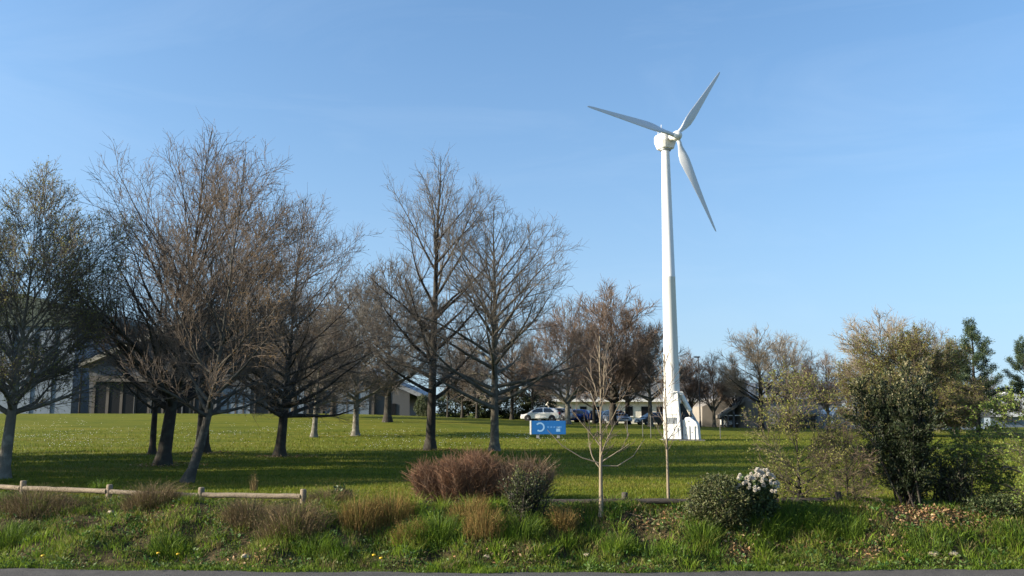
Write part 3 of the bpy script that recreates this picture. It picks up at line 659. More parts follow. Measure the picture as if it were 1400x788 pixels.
MB().tube(ctr + Vector((-.2, .2, .6)), ctr + Vector((-.2, .2, 1.35)), .03, .02, 8).build('wind_sensor_mast', WHITE, wt_)
MB().tube(ctr + Vector((-.42, .2, .6)), ctr + Vector((-.42, .2, 1.1)), .025, .02, 8).build('wind_sensor_mast', WHITE, wt_)
# shaft, hub, blades
MB().tube(ctr + Vector((0, 0, .3)), hub, .26, .24, 18).build('rotor_shaft', WHITE, wt_, True)
q_ = n_.to_track_quat('Z', 'Y')
hb = MB().lathe([(.26, -.22), (.32, -.1), (.32, .14), (.24, .3), (.1, .38), (.02, .4)], 20).build('hub', WHITE, wt_, True); hb.location = hub; hb.rotation_mode = 'QUATERNION'; hb.rotation_quaternion = q_
def blade_mesh(Rb):
    st = [(.18, .30, 1, 0), (.5, .30, 1, 4), (.8, .42, .6, 20), (1.25, .70, .32, 26), (1.7, .86, .24, 22), (2.3, .80, .2, 16), (3.2, .63, .18, 10), (4.3, .46, .17, 6), (5.4, .32, .16, 3), (6.3, .22, .15, 1), (6.68, .15, .15, 0), (6.8, .05, .2, 0)]
    n = 16; V = []; FF = []
    for r, c, th, tw in st:
        r = r*Rb/6.8; c = c*(.82 if th < .9 else .9)
        for k in range(n):
            a = 2*math.pi*k/n; cx = c*(.5*math.cos(a)); cy = c*th*.5*math.sin(a)*(1 if th > .9 else (.75 + .5*math.cos(a)*.8))
            cx += 0 if th > .9 else -c*.18
            ca, sa = math.cos(R(tw)), math.sin(R(tw)); V.append((cx*ca - cy*sa, cx*sa + cy*ca, r))
    FF = [(i*n+k, i*n+(k+1) % n, (i+1)*n+(k+1) % n, (i+1)*n+k) for i in range(len(st)-1) for k in range(n)]
    FF.append(tuple(range((len(st)-1)*n, len(st)*n))); return V, FF
Vb, Fb = blade_mesh(6.8); e1 = n_.cross(Vector((0, 0, 1))).normalized(); e2 = n_.cross(e1)
bm_ = None
for k in range(3):
    a = R(112 + 120*k); d = e1*math.cos(a) + e2*math.sin(a); s_ = n_.cross(d)
    if bm_ is None:
        o = MB().add(Vb, Fb).build('blade', BLADE, wt_, True); bm_ = o.data
    else: o = obj('blade', bm_, None, wt_)
    o.matrix_local = Matrix.Translation(hub) @ Matrix((s_, n_, d)).transposed().to_4x4()

POSTM = mat('galvanised_post', (.10, .10, .10), .6, .2)
# wire enclosure posts round the turbine, each a thing
for i, (px, py, h_, lab) in enumerate([(858, 600, 1.25, 'slim steel post left of the turbine, below the silver car'), (879, 599, 1.2, 'slim steel post midway between silver car and turbine'), (890, 600, 1.5, 'slim pale post close to the forked tree left of the turbine'),
        (985, 600, 1.3, 'slim steel post right of the turbine base')]):
    g = ground(px, py); t = thing('marker_post', lab, 'post', (g[0], g[1], hz(g[0], g[1]) - .05), 0, 'posts round the turbine')
    MB().lathe([(.024, 0), (.024, h_), (.02, h_ + .03)], 10).build('pole', POSTM, t); MB().box((-.06, -.06, 0), (.06, .06, .05)).build('foot', GREY_STEEL, t)
# lamp post
x = at(957, HOR, 92)[0]; zz = hz(x, 92); t = thing('lamp_post', 'tall dark lamp post right of the turbine', 'lamp post', (x, 92, zz), 0)
h_ = at(957, 489, 92)[2] - zz
MB().lathe([(.12, 0), (.12, .6), (.07, .7), (.05, h_)], 12).build('pole', DARK, t, True)
MB().box((-.42, -.14, h_ - .02), (.18, .14, h_ + .12)).build('lamp_head', DARK, t, bevel=.04)

# ------------------------------------------------------------------ blue sign
s0 = ground(728, 600); s1 = ground(776, 600); Ys = (s0[1] + s1[1])/2
bx0, bx1 = at(726.5, 576, Ys)[0], at(773.5, 576, Ys)[0]; zg = hz((bx0+bx1)/2, Ys)
zt_, zbm = at(750, 575.5, Ys)[2] - zg, at(750, 594, Ys)[2] - zg
wd = bx1 - bx0
sg = thing('information_sign', 'blue sign panel with white ring logo on short legs, on the lawn', 'sign', ((bx0+bx1)/2, Ys, zg), R(-4))
BLUE = mat('sign_blue', (.010, .10, .32), .4, var=.06, scale=1.2); PALE = mat('sign_print', (.20, .36, .58), .5, var=.05)
FAINT = mat('sign_faint_print', (.06, .20, .48), .5, var=.05)
MB().box((-wd/2, -.16, zbm), (wd/2, .16, zt_)).build('panel', BLUE, sg, bevel=.015)
MB().box((-wd/2 - .1, -.17, zbm - .01), (-wd/2 - .002, .17, zt_ + .01)).build('end_cap', WALL_WHITE, sg)
rg = MB(); cx, cz, n = -wd/2 + .56, zt_ - .40, 28; V = []
for k in range(n):
    a = R(-128 + 270*k/(n-1)); V += [(cx + .30*math.cos(a), -.164, cz + .30*math.sin(a)), (cx + .20*math.cos(a), -.164, cz + .20*math.sin(a))]
rg.add(V, [(2*k, 2*k+2, 2*k+3, 2*k+1) for k in range(n-1)]).build('ring_logo', PALE, sg)
for k in range(5): MB().box((-wd/2 + 1.02 + k*.2, -.165, cz - .05), (-wd/2 + 1.15 + k*.2, -.161, cz + .05)).build('faint_mark', FAINT, sg)
MB().box((wd/2 - .62, -.165, zbm + .17), (wd/2 - .36, -.161, zbm + .36)).build('pale_mark', PALE, sg)
MB().box((wd/2 - .60, -.165, zbm + .40), (wd/2 - .40, -.161, zbm + .50)).build('pale_mark', PALE, sg)
for sx in (-wd/2 + .42, wd/2 - .48):
    MB().box((sx - .09, -.1, 0), (sx + .09, .1, zbm + .01)).build('leg', GREY_STEEL, sg, bevel=.01)
    MB().box((sx - .15, -.15, 0), (sx + .15, .15, .04)).build('foot_plate', DARK, sg)

# ------------------------------------------------------------------ cars
TYRE = mat('tyre', (.015, .015, .016), .85, var=.1); RIM = mat('rim', (.35, .36, .37), .35, .7, var=.05)
LAMP = mat('clear_lamp', (.7, .72, .74), .15, var=.02); TAIL = mat('tail_lamp', (.35, .012, .012), .25, var=.05)
PLATE = mat('number_plate', (.75, .75, .72), .5, var=.03); CAR_GLASS = glass_mat('car_glass', (.018, .022, .026), .05)
def paint(name, c): return mat(name, c, .3, .15, var=.03, scale=2, spec=.5, coat=.6)
def car(label, px, Y, rz, colour_, Ln=4.1, Wd=1.74, Hh=1.48, estate=False):
    x = at(px, HOR, Y)[0]; t = thing('parked_car', label, 'car', (x, Y, hz(x, Y)), rz, 'cars parked behind the lawn')
    pm = paint('car_paint', colour_); hw = Wd/2; k = Ln/4.1
    low = [(-2.03, .3), (-2.05, .62), (-1.98, .93), (-1.0, .97), (.55, .93), (1.35, .84), (1.92, .68), (2.04, .5), (2.03, .28)]   # x forward
    top = [(-1.93, .93), (-1.78 if not estate else -1.86, 1.18), (-1.5 if not estate else -1.7, 1.40), (-.9, 1.47), (-.2, 1.48), (.35, 1.42), (.95, 1.12), (1.32, .86)]
    def loft(pr, w0, w1, z0, z1):
        V = []; n = len(pr)
        f = lambda z: w0 + (w1 - w0)*max(0, min(1, (z - z0)/(z1 - z0)))
        prs = [(a*k, b*Hh/1.48) for a, b in pr]
        m = MB()
        for s in (-1, -.86, .86, 1):
            for a, b in prs:
                ins = .0 if abs(s) < .9 else .05
                V.append((a*(1 - ins*.3), s*f(b), b - (ins*.8 if b > z0 + .2 else 0)))
        FF = [tuple(range(n)), tuple(range(4*n-1, 3*n-1, -1))]
        for j in range(3): FF += [(j*n + (i+1) % n, j*n + i, (j+1)*n + i, (j+1)*n + (i+1) % n) for i in range(n)]
        return m.add(V, FF)
    loft(low, hw*.99, hw, .3, .9).build('body', pm, t, True, bevel=.03)
    loft(top, hw*.96, hw*.74, .9, 1.48).build('cabin', pm, t, True, bevel=.03)
    zs = Hh/1.48
    for s in (-1, 1):                                   # side glass, one pane in front of and one behind the pillar
        for pts in ([(1.02, .96), (.42, 1.34), (-.28, 1.40), (-.32, .96)], [(-.42, .96), (-.42, 1.40), (-1.05, 1.38), (-1.62 if estate else -1.5, 1.02), (-1.45, .96)]):
            f = lambda z: hw*.96 + (hw*.74 - hw*.96)*(z - .9)/.58 + .012
            V = [(a*k, s*f(b), b*zs) for a, b in pts] + [(a*k, s*(f(b) - .06), b*zs) for a, b in pts]; n = len(pts)
            MB().add(V, [tuple(range(n)), tuple(range(2*n-1, n-1, -1))] + [((i+1) % n, i, n+i, n+(i+1) % n) for i in range(n)]).build('side_window', CAR_GLASS, t)
        for wx in (1.26, -1.28):
            w_ = MB().lathe([(.2, -.1), (.29, -.1), (.31, -.06), (.31, .06), (.29, .1), (.2, .1)], 22, (0, 0, 0), 'y').build('wheel', TYRE, t, True); w_.location = (wx*k, s*(hw - .1), .31)
            MB().lathe([(.05, -.112), (.19, -.104), (.2, .104), (.05, .112)], 16, (0, 0, 0), 'y').build('rim', RIM, w_)
            MB().lathe([(.37, s*(hw - .02) - .012), (.37, s*(hw - .02) + .03)], 20, (wx*k, 0, .33), 'y').build('wheel_arch', DARK, t)
        MB().box((1.82*k, s*.58 - .17, .60), (2.0*k, s*.58 + .17, .74)).build('headlight', LAMP, t, bevel=.03)
        MB().box((-2.07*k, s*.68 - .12, .66), (-1.97*k, s*.68 + .12, .98)).build('tail_light', TAIL, t, bevel=.02)
        MB().box((.72*k, s*(hw + .08) - .09, .95), (.86*k, s*(hw + .08) + .07, 1.08)).build('mirror', pm, t, bevel=.03)
    MB().add([(1.27*k, -.62, .9*zs + .02), (1.27*k, .62, .9*zs + .02), (.44*k, .54, 1.40*zs + .02), (.44*k, -.54, 1.40*zs + .02), (1.2*k, -.6, .86), (1.2*k, .6, .86), (.4*k, .5, 1.34), (.4*k, -.5, 1.34)],
             [(0, 1, 2, 3), (0, 4, 5, 1), (1, 5, 6, 2), (2, 6, 7, 3), (3, 7, 4, 0)]).build('windscreen', CAR_GLASS, t)
    xr = -1.82 if not estate else -1.9
    MB().add([(-1.95*k, -.6, .98), (-1.95*k, .6, .98), ((xr+.22)*k, .52, 1.36*zs), ((xr+.22)*k, -.52, 1.36*zs), (-1.8*k, -.6, .98), (-1.8*k, .6, .98), ((xr+.4)*k, .52, 1.34*zs), ((xr+.4)*k, -.52, 1.34*zs)],
             [(3, 2, 1, 0), (0, 1, 5, 4), (1, 2, 6, 5), (2, 3, 7, 6), (3, 0, 4, 7)]).build('rear_window', CAR_GLASS, t)
    MB().box((1.98*k, -.26, .40), (2.075*k, .26, .52)).build('number_plate', PLATE, t)
    MB().box((1.93*k, -.42, .56), (2.045*k, .42, .66)).build('grille', DARK, t, bevel=.01)
    MB().box((1.9*k, -hw*.9, .30), (2.09*k, hw*.9, .40)).build('front_bumper', DARK, t, bevel=.03)
    MB().box((-2.1*k, -hw*.9, .34), (-1.95*k, hw*.9, .56)).build('rear_bumper', pm, t, bevel=.03)
    return t
car('white hatchback seen from the side, partly hidden by the blue sign', 739, 93, R(180 - 8), (.78, .77, .74), 4.2)
car('grey estate car directly behind the white hatchback', 758, 98, R(180 - 30), (.20, .21, .24), 4.4, estate=True)
car('bright blue car half hidden by a sunlit trunk', 786, 100, R(160), (.012, .055, .27), 4.0)
car('dark low car right of the blue car', 806, 101, R(150), (.03, .032, .036), 4.1)
car('silver car facing the lawn, left of the turbine', 842, 96, R(-68), (.33, .36, .41), 4.3, Hh=1.56)
car('dark grey car behind the forked tree, left of the turbine', 893, 100, R(200), (.045, .05, .055), 4.2)
car('white car parked at the open shed right of the turbine', 990, 104, R(-60), (.74, .73, .70), 4.0)

# ------------------------------------------------------------------ log fence
LOG = mat('pale_log', (.19, .15, .105), .85, var=.35, scale=6, bump=.5, bscale=30, stretch=(.3, 2, 2))
LOG_D = mat('weathered_log', (.055, .046, .04), .9, var=.3, scale=6, bump=.5, bscale=30, stretch=(.3, 2, 2))
def fx(px):
    Y = 17.5
    for _ in range(12): xx = (px - 700)/F*Y*1.024; Y = float(bank_top(xx)) + .12
    return xx, Y
def logtube(rng, a, b, r):
    n, K = 12, 8; V = []; a = Vector(a); b = Vector(b); q = (b-a).to_track_quat('Z', 'Y')
    for i in range(K+1):
        rr = r*(1 + rng.uniform(-.06, .06)); c = a.lerp(b, i/K) + Vector((0, rng.uniform(-.006, .006), rng.uniform(-.006, .006)))
        V += [c + q @ Vector((rr*math.cos(6.2832*k/n), rr*math.sin(6.2832*k/n), 0)) for k in range(n)]
    return MB().add(V, [(i*n+k, i*n+(k+1) % n, (i+1)*n+(k+1) % n, (i+1)*n+k) for i in range(K) for k in range(n)] + [tuple(range(n-1, -1, -1)), tuple(range(K*n, K*n+n))])
def fence(label, posts, hp, hr, m):
    rng = random.Random(5); x0, y0 = fx(posts[0]); t = thing('log_fence', label, 'fence', (x0, y0, hz(x0, y0))); zb0 = hz(x0, y0); pp = []
    for p in posts:
        xx, yy = fx(p); pp.append((xx - x0, yy - y0, hz(xx, yy) - zb0))
    for i, (a, b_, c) in enumerate(pp):
        MB().lathe([(.062, c - .25), (.064, c + hp*.6), (.061, c + hp - .015), (.05, c + hp)], 14, (a, b_, 0)).build('post', m, t, True)
        if i: 
            q0 = pp[i-1]; d = (Vector((a, b_, 0)) - Vector((q0[0], q0[1], 0))).normalized()*.05
            logtube(rng, Vector((q0[0], q0[1] - .03, q0[2] + hr)) + d, Vector((a, b_ - .03, c + hr + rng.uniform(-.015, .015))) - d, .052).build('rail', m, t, True)
fence('low pale log fence along the top of the bank at left', [-170, -52, 62, 175, 295, 428], .34, .19, LOG)
fence('low dark weathered log fence behind the two saplings', [700, 847, 990, 1125], .27, .10, LOG_D)

# ------------------------------------------------------------------ bank and lawn plants
GRASS = attr_mat('grass_colours', .4, .6, .25)
def blades(rng, B, h, wd, lean=.35, az=None, curve=.5):
    N = len(B); az = rng.random(N)*6.283 if az is None else az
    ld = np.stack([np.cos(az), np.sin(az), np.zeros(N)], 1); sa = rng.random(N)*6.283
    sd_ = np.stack([np.cos(sa), np.sin(sa), np.zeros(N)], 1)*np.broadcast_to(wd, (N,))[:, None]*.5
    h = np.broadcast_to(h, (N,))[:, None]; le = np.broadcast_to(lean, (N,))[:, None]*rng.uniform(.2, 1.3, (N, 1))
    up = np.array([0, 0, 1.])
    m = B + up*h*.58 + ld*h*le*.4; t = B + up*h*(1 - .3*le*curve) + ld*h*le*(1 + curve*.4)
    V = np.stack([B - sd_, B + sd_, m + sd_*.75, m - sd_*.75, t], 1).reshape(-1, 3); i = np.arange(N)*5
    return V, np.stack([i, i+1, i+2, i+3], 1), np.stack([i+3, i+2, i+4], 1)
def project(P):
    d = P[:, 1]*math.cos(PITCH) + (P[:, 2]-EYE)*math.sin(PITCH); v = -P[:, 1]*math.sin(PITCH) + (P[:, 2]-EYE)*math.cos(PITCH)
    return 700 + F*P[:, 0]/d, 394 - F*v/d
def patch(px, py, cx, cy, rx, ry): return np.exp(-((px-cx)/rx)**2 - ((py-cy)/ry)**2)
def fbm(x, y, s=1.):
    return .5*np.sin(x*1.3*s + 2*np.sin(y*.9*s)) + .3*np.sin(y*2.9*s + 1.7*np.sin(x*2.3*s)) + .2*np.sin(x*5.7*s + y*4.1*s)
G_GREEN, G_LIME, G_OLIVE, G_DRY, G_DARK = (.085, .15, .013), (.16, .24, .02), (.15, .165, .03), (.27, .20, .10), (.042, .08, .012)
rng = np.random.default_rng(70)
def bank_points(n):
    x = rng.uniform(-13.5, 13.5, n); e, t = road_edge(x), bank_top(x); u = rng.random(n)
    y = e - .1 + u*(t - e + .35); return x, y, u
# low grass over the whole bank
x, y, u = bank_points(130000); z = height(x, y); P = np.stack([x, y, z], 1); px, py = project(P); nf = fbm(x, y, 1.1); nf2 = fbm(x + 7, y - 3, 2.6)
bare = patch(px, py, 1240, 705, 55, 14) + patch(px, py, 1375, 700, 30, 10) + patch(px, py, 890, 712, 45, 10)*.7 + patch(px, py, 330, 762, 22, 6) + patch(px, py, 215, 705, 25, 8)*.8 + patch(px, py, 1010, 720, 28, 10)*.8
keep = rng.random(len(x)) > np.clip(bare*1.1 + .9*np.clip(-nf2*2.4 - .05, 0, 1)*(u > .13) + .35*np.clip(-nf*2 - .2, 0, 1)*(u > .2), 0, .97)
P, px, py, nf, nf2, u = P[keep], px[keep], py[keep], nf[keep], nf2[keep], u[keep]; n = len(P)
h = (.06 + .07*np.clip(nf + .3, 0, 1) + .06*np.clip(nf2, 0, 1))*rng.uniform(.5, 1.5, n)*np.where(u < .14, .62, 1)
c = np.array(G_GREEN)[None].repeat(n, 0); r_ = rng.random(n)
def mixc(mask, col):
    c[mask] = col
mixc(r_ < .32 + .25*(nf > .1), G_LIME); mixc((r_ > .60 - .2*(nf2 > .1)) & (u > .1), G_OLIVE); dryp = np.clip(patch(px, py, 900, 715, 90, 25) + patch(px, py, 1250, 715, 150, 30) + patch(px, py, 520, 715, 110, 25) + patch(px, py, 700, 740, 120, 20)*.6 + patch(px, py, 140, 715, 130, 22)*.7, 0, 1)
mixc((r_ > .93 - .1*(nf < -.2) - .2*dryp) & (u > .12), G_DRY); mixc((rng.random(n) < .2*dryp), (.17, .10, .05)); mixc(rng.random(n) < .1, G_DARK)
c = c*(1 + rng.normal(0, .18, (n, 1))); V, q4, t3 = blades(rng, P - np.array([0, 0, .01]), h, rng.uniform(.006, .013, n), .55)
o = obj('bank_grass', mesh('bank_grass', V, [q4, t3], np.repeat(np.clip(c, .005, 1), 5, 0)), GRASS); tag(o, 'rough mixed grass covering the roadside bank', 'grass', kind='stuff')
# coarse tufts scattered over the bank
x, y, u = bank_points(1000); kk = (u > .08); x, y, u = x[kk], y[kk], u[kk]; pxc, pyc = project(np.stack([x, y, height(x, y)], 1))
nb_ = rng.integers(22, 60, len(x)); own = np.repeat(np.arange(len(x)), nb_)
bx = x[own] + rng.normal(0, .06, len(own)); by = y[own] + rng.normal(0, .06, len(own))
left = pxc < 440
bt_ = patch(pxc, pyc, 1240, 708, 60, 22) + patch(pxc, pyc, 1350, 705, 40, 18) + patch(pxc, pyc, 890, 712, 50, 12) + patch(pxc, pyc, 330, 762, 25, 8)
th = rng.uniform(.10, .34, len(x))*np.clip(1 - bt_, .12, 1)*np.where(left, .75, 1.1)*np.where(u < .2, .6, 1); tcol = np.array([G_GREEN, G_LIME, G_OLIVE, G_DARK, (.17, .14, .06)])[rng.choice(5, len(x), p=[.32, .32, .18, .10, .08])]
bh = th[own]*rng.uniform(.5, 1.15, len(own)); az = np.arctan2(by - y[own], bx - x[own]) + rng.normal(0, .6, len(own))
V, q4, t3 = blades(rng, np.stack([bx, by, height(bx, by) - .02], 1), bh, rng.uniform(.007, .014, len(own)), .7, az)
o = obj('bank_tufts', mesh('bank_tufts', V, [q4, t3], np.repeat(np.clip(tcol[own]*(1 + rng.normal(0, .17, (len(own), 1))), .005, 1), 5, 0)), GRASS); tag(o, 'coarse grass tufts and weeds growing through the bank', 'grass', kind='stuff')
# broad-leaved weeds close to the soil
x, y, u = bank_points(1700); nl = rng.integers(5, 16, len(x)); own = np.repeat(np.arange(len(x)), nl)
bx = x[own] + rng.normal(0, .05, len(own)); by = y[own] + rng.normal(0, .05, len(own)); az = np.arctan2(by - y[own], bx - x[own])
D = np.stack([np.cos(az), np.sin(az), rng.uniform(.1, 1.1, len(own))], 1); sz = rng.uniform(.03, .085, len(x))[own]
V, Fc = leaves(rng, np.stack([bx, by, height(bx, by) + rng.uniform(.01, .1, len(own))], 1), D, sz, sz*.55)
cc_ = np.array([(.05, .11, .02), (.08, .13, .03), (.10, .12, .035), (.04, .08, .02), (.13, .10, .05)])[rng.choice(5, len(x), p=[.3, .3, .18, .14, .08])][own]
o = obj('broadleaf_weeds', mesh('broadleaf_weeds', V, [Fc], np.repeat(np.clip(cc_*(1 + rng.normal(0, .2, (len(own), 1))), .004, 1), 4, 0)), LEAF); tag(o, 'low broad-leaved weeds among the bank grass', 'weeds', kind='stuff')
# dead leaves on the bare soil
Lp = []
for cx, cy, rx_, ry_, n in ((1240, 703, 50, 11, 1500), (1375, 700, 26, 9, 420), (1190, 752, 40, 8, 220), (1010, 748, 24, 8, 140), (890, 712, 45, 9, 300), (1080, 748, 60, 8, 260), (350, 760, 60, 8, 180), (215, 706, 30, 8, 140), (690, 764, 60, 5, 120), (1310, 712, 30, 8, 300)):
    gx = cx + rng.normal(0, rx_*.55, n); gy = cy + rng.normal(0, ry_*.55, n)
    g0 = ground(cx, cy); gxx = g0[0] + (gx - cx)/F*g0[1]; gyy = g0[1] - (gy - cy)/F*g0[1]*3.2
    gyy = np.maximum(gyy, road_edge(gxx) + .05); Lp.append(np.stack([gxx, gyy, height(gxx, gyy) + rng.uniform(.01, .05, n)], 1))
for tx0, ty0 in ((222, 637), (276, 620), (382, 625), (588, 616)):
    g0 = ground(tx0, ty0); a = rng.random(240)*6.283; q = np.sqrt(rng.random(240))*1.3; gxx = g0[0] + np.cos(a)*q + .3; gyy = g0[1] + np.sin(a)*q; Lp.append(np.stack([gxx, gyy, height(gxx, gyy) + .05], 1))
P = np.concatenate(Lp); D = rng.normal(0, 1, P.shape)*np.array([1, 1, .5]); sz = rng.uniform(.04, .09, len(P))
V, Fc = leaves(rng, P, D, sz, sz*.5)
o = obj('leaf_litter', mesh('leaf_litter', V, [Fc], colour(rng, len(P), [(.30, .19, .10), (.24, .14, .07), (.36, .25, .15), (.18, .10, .05)], .2)), STEM); tag(o, 'dry brown leaf litter on bare soil and round tree feet', 'leaves', kind='stuff')

# lawn blades
n = 210000; v_ = rng.random(n); yy = 1/(1/16.6 - v_*(1/16.6 - 1/62.)); xx = rng.uniform(-.66, .66, n)*yy
kk = yy > bank_top(xx) - .05; xx, yy = xx[kk], yy[kk]; n = len(xx); nf = fbm(xx*.16, yy*.7); nf3 = fbm(xx*.9 + 3, yy*.9)
B = np.stack([xx, yy, height(xx, yy) - .006], 1); wdt = rng.uniform(.012, .022, n)*np.clip(yy/22, 1, 2.6); hh = rng.uniform(.03, .075, n)*(1 + .5*np.clip(nf3, 0, 1))*np.clip(yy/26, 1, 1.5)
a = rng.random(n)*6.283; sdv = np.stack([np.cos(a), np.sin(a), a*0], 1)*wdt[:, None]*.5
T_ = B + np.stack([rng.normal(0, .4, n)*hh, rng.normal(0, .4, n)*hh, hh], 1)
V = np.stack([B - sdv, B + sdv, T_], 1).reshape(-1, 3); i3 = np.arange(n*3).reshape(-1, 3)
lc = np.array([(.094, .126, .008), (.122, .148, .010), (.16, .158, .020), (.065, .10, .008)])[rng.choice(4, n, p=[.34, .32, .16, .18])]
lc = lc*(1 + .28*np.clip(fbm(xx*.1 + 5, yy*1.1), -1, 1))[:, None]
lc = np.where(((nf > .35) & (rng.random(n) < .6))[:, None], np.array([[.16, .145, .028]]), lc)*(1 + rng.normal(0, .15, (n, 1)))
o = obj('lawn_grass', mesh('lawn_grass', V, [i3], np.repeat(np.clip(lc, .005, 1), 3, 0)), GRASS); tag(o, 'short mown grass of the park lawn', 'grass', kind='stuff')
# daisies in pale drifts on the far lawn
n = 1700; gx = rng.uniform(-40, 4, n); gy = 58 + rng.normal(0, 5.5, n) + 4*np.sin(gx*.3); kk = (fbm(gx*.5, gy*.4) > .05) | (rng.random(n) < .15); gx, gy = gx[kk], gy[kk]; n = len(gx)
P = np.stack([gx, gy, height(gx, gy) + .07], 1); a = rng.random((n, 3))*.02
V = np.stack([P + np.array([-.016, 0, 0]), P + np.array([.016, 0, 0]), P + np.array([.014, .01, .022]), P + np.array([-.014, .01, .022])], 1).reshape(-1, 3)
o = obj('daisies', mesh('daisies', V, [np.arange(n*4).reshape(-1, 4)], np.full((n*4, 3), .6)), LEAF); tag(o, 'drifts of tiny white daisies on the far left lawn', 'flowers', kind='stuff')

# clumps one can tell apart on the bank
def clump(name, label, cat, px, py, n, rad, h, cols, wd=.006, lean=.5, group=None, mat_=None, part='stalks', az0=None, seed=0):
    rng = np.random.default_rng(900 + seed + int(px)); g = ground(px, py); loc = (g[0], g[1], hz(g[0], g[1]) - .03)
    t = thing(name, label, cat, loc, 0, group); r = np.sqrt(rng.random(n)); th = rng.random(n)*6.283
    B = np.stack([np.cos(th)*r*rad, np.sin(th)*r*rad*.6, np.zeros(n)], 1); B[:, 2] = height(B[:, 0] + g[0], B[:, 1] + g[1]) - loc[2] - .02
    az = th + rng.normal(0, .7, n) if az0 is None else az0 + rng.normal(0, .35, n)
    V, q4, t3 = blades(rng, B, h*rng.uniform(.35, 1.1, n)*(1.1 - .5*r*r), wd*rng.uniform(.7, 1.4, n), lean, az)
    o = obj(part, mesh(part, V, [q4, t3], np.repeat(np.clip(np.array(cols)[rng.integers(0, len(cols), n)]*(1 + rng.normal(0, .18, (n, 1))), .005, 1), 5, 0)), mat_ or STEM, t); o['kind'] = 'stuff'
    # seed-head flecks on the upper stalks
    k = rng.integers(0, n, n//2); tp = V.reshape(n, 5, 3)[k, 4] - rng.uniform(0, .12, (len(k), 3))*np.array([.5, .5, 1])
    Vf, Ff = leaves(rng, tp, rng.normal(0, 1, tp.shape) + np.array([0, 0, .6]), rng.uniform(.015, .04, len(k)), .012)
    f = obj('seed_heads' if mat_ is None else 'leaf_tips', mesh('seed_heads', Vf, [Ff], colour(rng, len(k), cols, .2)), mat_ or STEM, t); f['kind'] = 'stuff'
    return t
RUSTG = [(.18, .105, .035), (.22, .14, .05), (.14, .105, .032), (.15, .12, .035)]
GREYB = [(.15, .105, .06), (.19, .14, .08), (.11, .078, .045), (.14, .12, .045)]
gd = 'rust-coloured dry grass clumps'; gm = 'grey-brown mounds of dead weeds'
for k, (px, py, rad, h, lab) in enumerate([(492, 722, .38, .6, 'rust-brown dry grass clump left of the red-brown bush, nearest the fence end'), (537, 712, .42, .65, 'rust-brown dry grass clump just left of the red-brown bush'),
        (560, 742, .3, .45, 'short rust-tinged grass clump low on the bank'), (662, 732, .36, .55, 'rust-brown dry grass clump in front of the red-brown bush'), (772, 727, .22, .5, 'small feathery rust clump left of the young tree'), (640, 712, .4, .45, 'olive-brown dry stalks at the foot of the red-brown bush')]):
    clump('dry_grass_clump', lab, 'grass clump', px, py, 900, rad, h, RUSTG, .006, .35, gd, seed=k)
for k, (px, py, rad, h, lab) in enumerate([(52, 694, .85, .5, 'grey-brown dead weed mound at the left end of the bank'), (208, 688, .55, .5, 'dark dead weed mound spilling under the log fence'), (345, 708, .55, .42, 'grey-brown dead weed mound under the third fence rail'), (400, 718, .65, .5, 'wide grey-brown dead weed mound below the fence end post'), (452, 692, .4, .45, 'pale dead weeds beside the fence end post')]):
    clump('dead_weed_mound', lab, 'dead weeds', px, py, 1700, rad, h, GREYB, .007, 1.0, gm, seed=k)
GR = [G_GREEN, G_LIME, (.09, .14, .025), G_DARK]
gt = 'tall green grass clumps'
for k, (px, py, rad, h, n, lab) in enumerate([(137, 676, .16, .42, 420, 'bright green grass tuft poking above the log fence'), (1088, 722, .5, .45, 1300, 'tall green grass right of the flowering shrub'), (1118, 728, .4, .45, 900, 'tall green grass left of the evergreen, second from the flowering shrub'),
        (1160, 732, .32, .4, 700, 'tall green grass clump in front of the evergreen'), (1052, 735, .32, .5, 700, 'grass clump at the foot of the flowering shrub'), (1195, 688, .3, .16, 500, 'low bright grass under the evergreen'), (575, 742, .3, .42, 600, 'green grass clump low in front of the rust clumps'),
        (710, 735, .45, .45, 1000, 'dark green grass clump right below the red-brown bush'), (600, 735, .45, .45, 1000, 'dark green grass clump left below the red-brown bush'), (850, 752, .35, .3, 700, 'green grass clump below the young tree'), (960, 740, .3, .4, 500, 'grass clump under the round shrub'), (1270, 752, .4, .3, 700, 'green grass clump below the leaf litter'), (10, 745, .4, .4, 800, 'bright grass clump at the left corner of the bank'), (230, 755, .35, .28, 700, 'low green grass clump near the road at left'), (430, 755, .35, .3, 700, 'bright low grass clump near the road'), (1385, 735, .4, .3, 700, 'low grass clump at the right end of the bank')]):
    clump('grass_clump', lab, 'grass clump', px, py, n, rad, h, GR, .009, .55, gt, GRASS, 'leaf_blades', seed=k)
clump('dry_stalks', 'upright dry stalks behind the fence rail', 'dry plant', 347, 672, 60, .09, .55, [(.25, .18, .09), (.2, .14, .07)], .008, .12, seed=3)
clump('leaning_canes', 'bundle of pale canes leaning right beside the red-brown bush', 'dry plant', 733, 672, 46, .14, 1.0, [(.34, .26, .18), (.26, .19, .13)], .013, .55, az0=.1, seed=4)

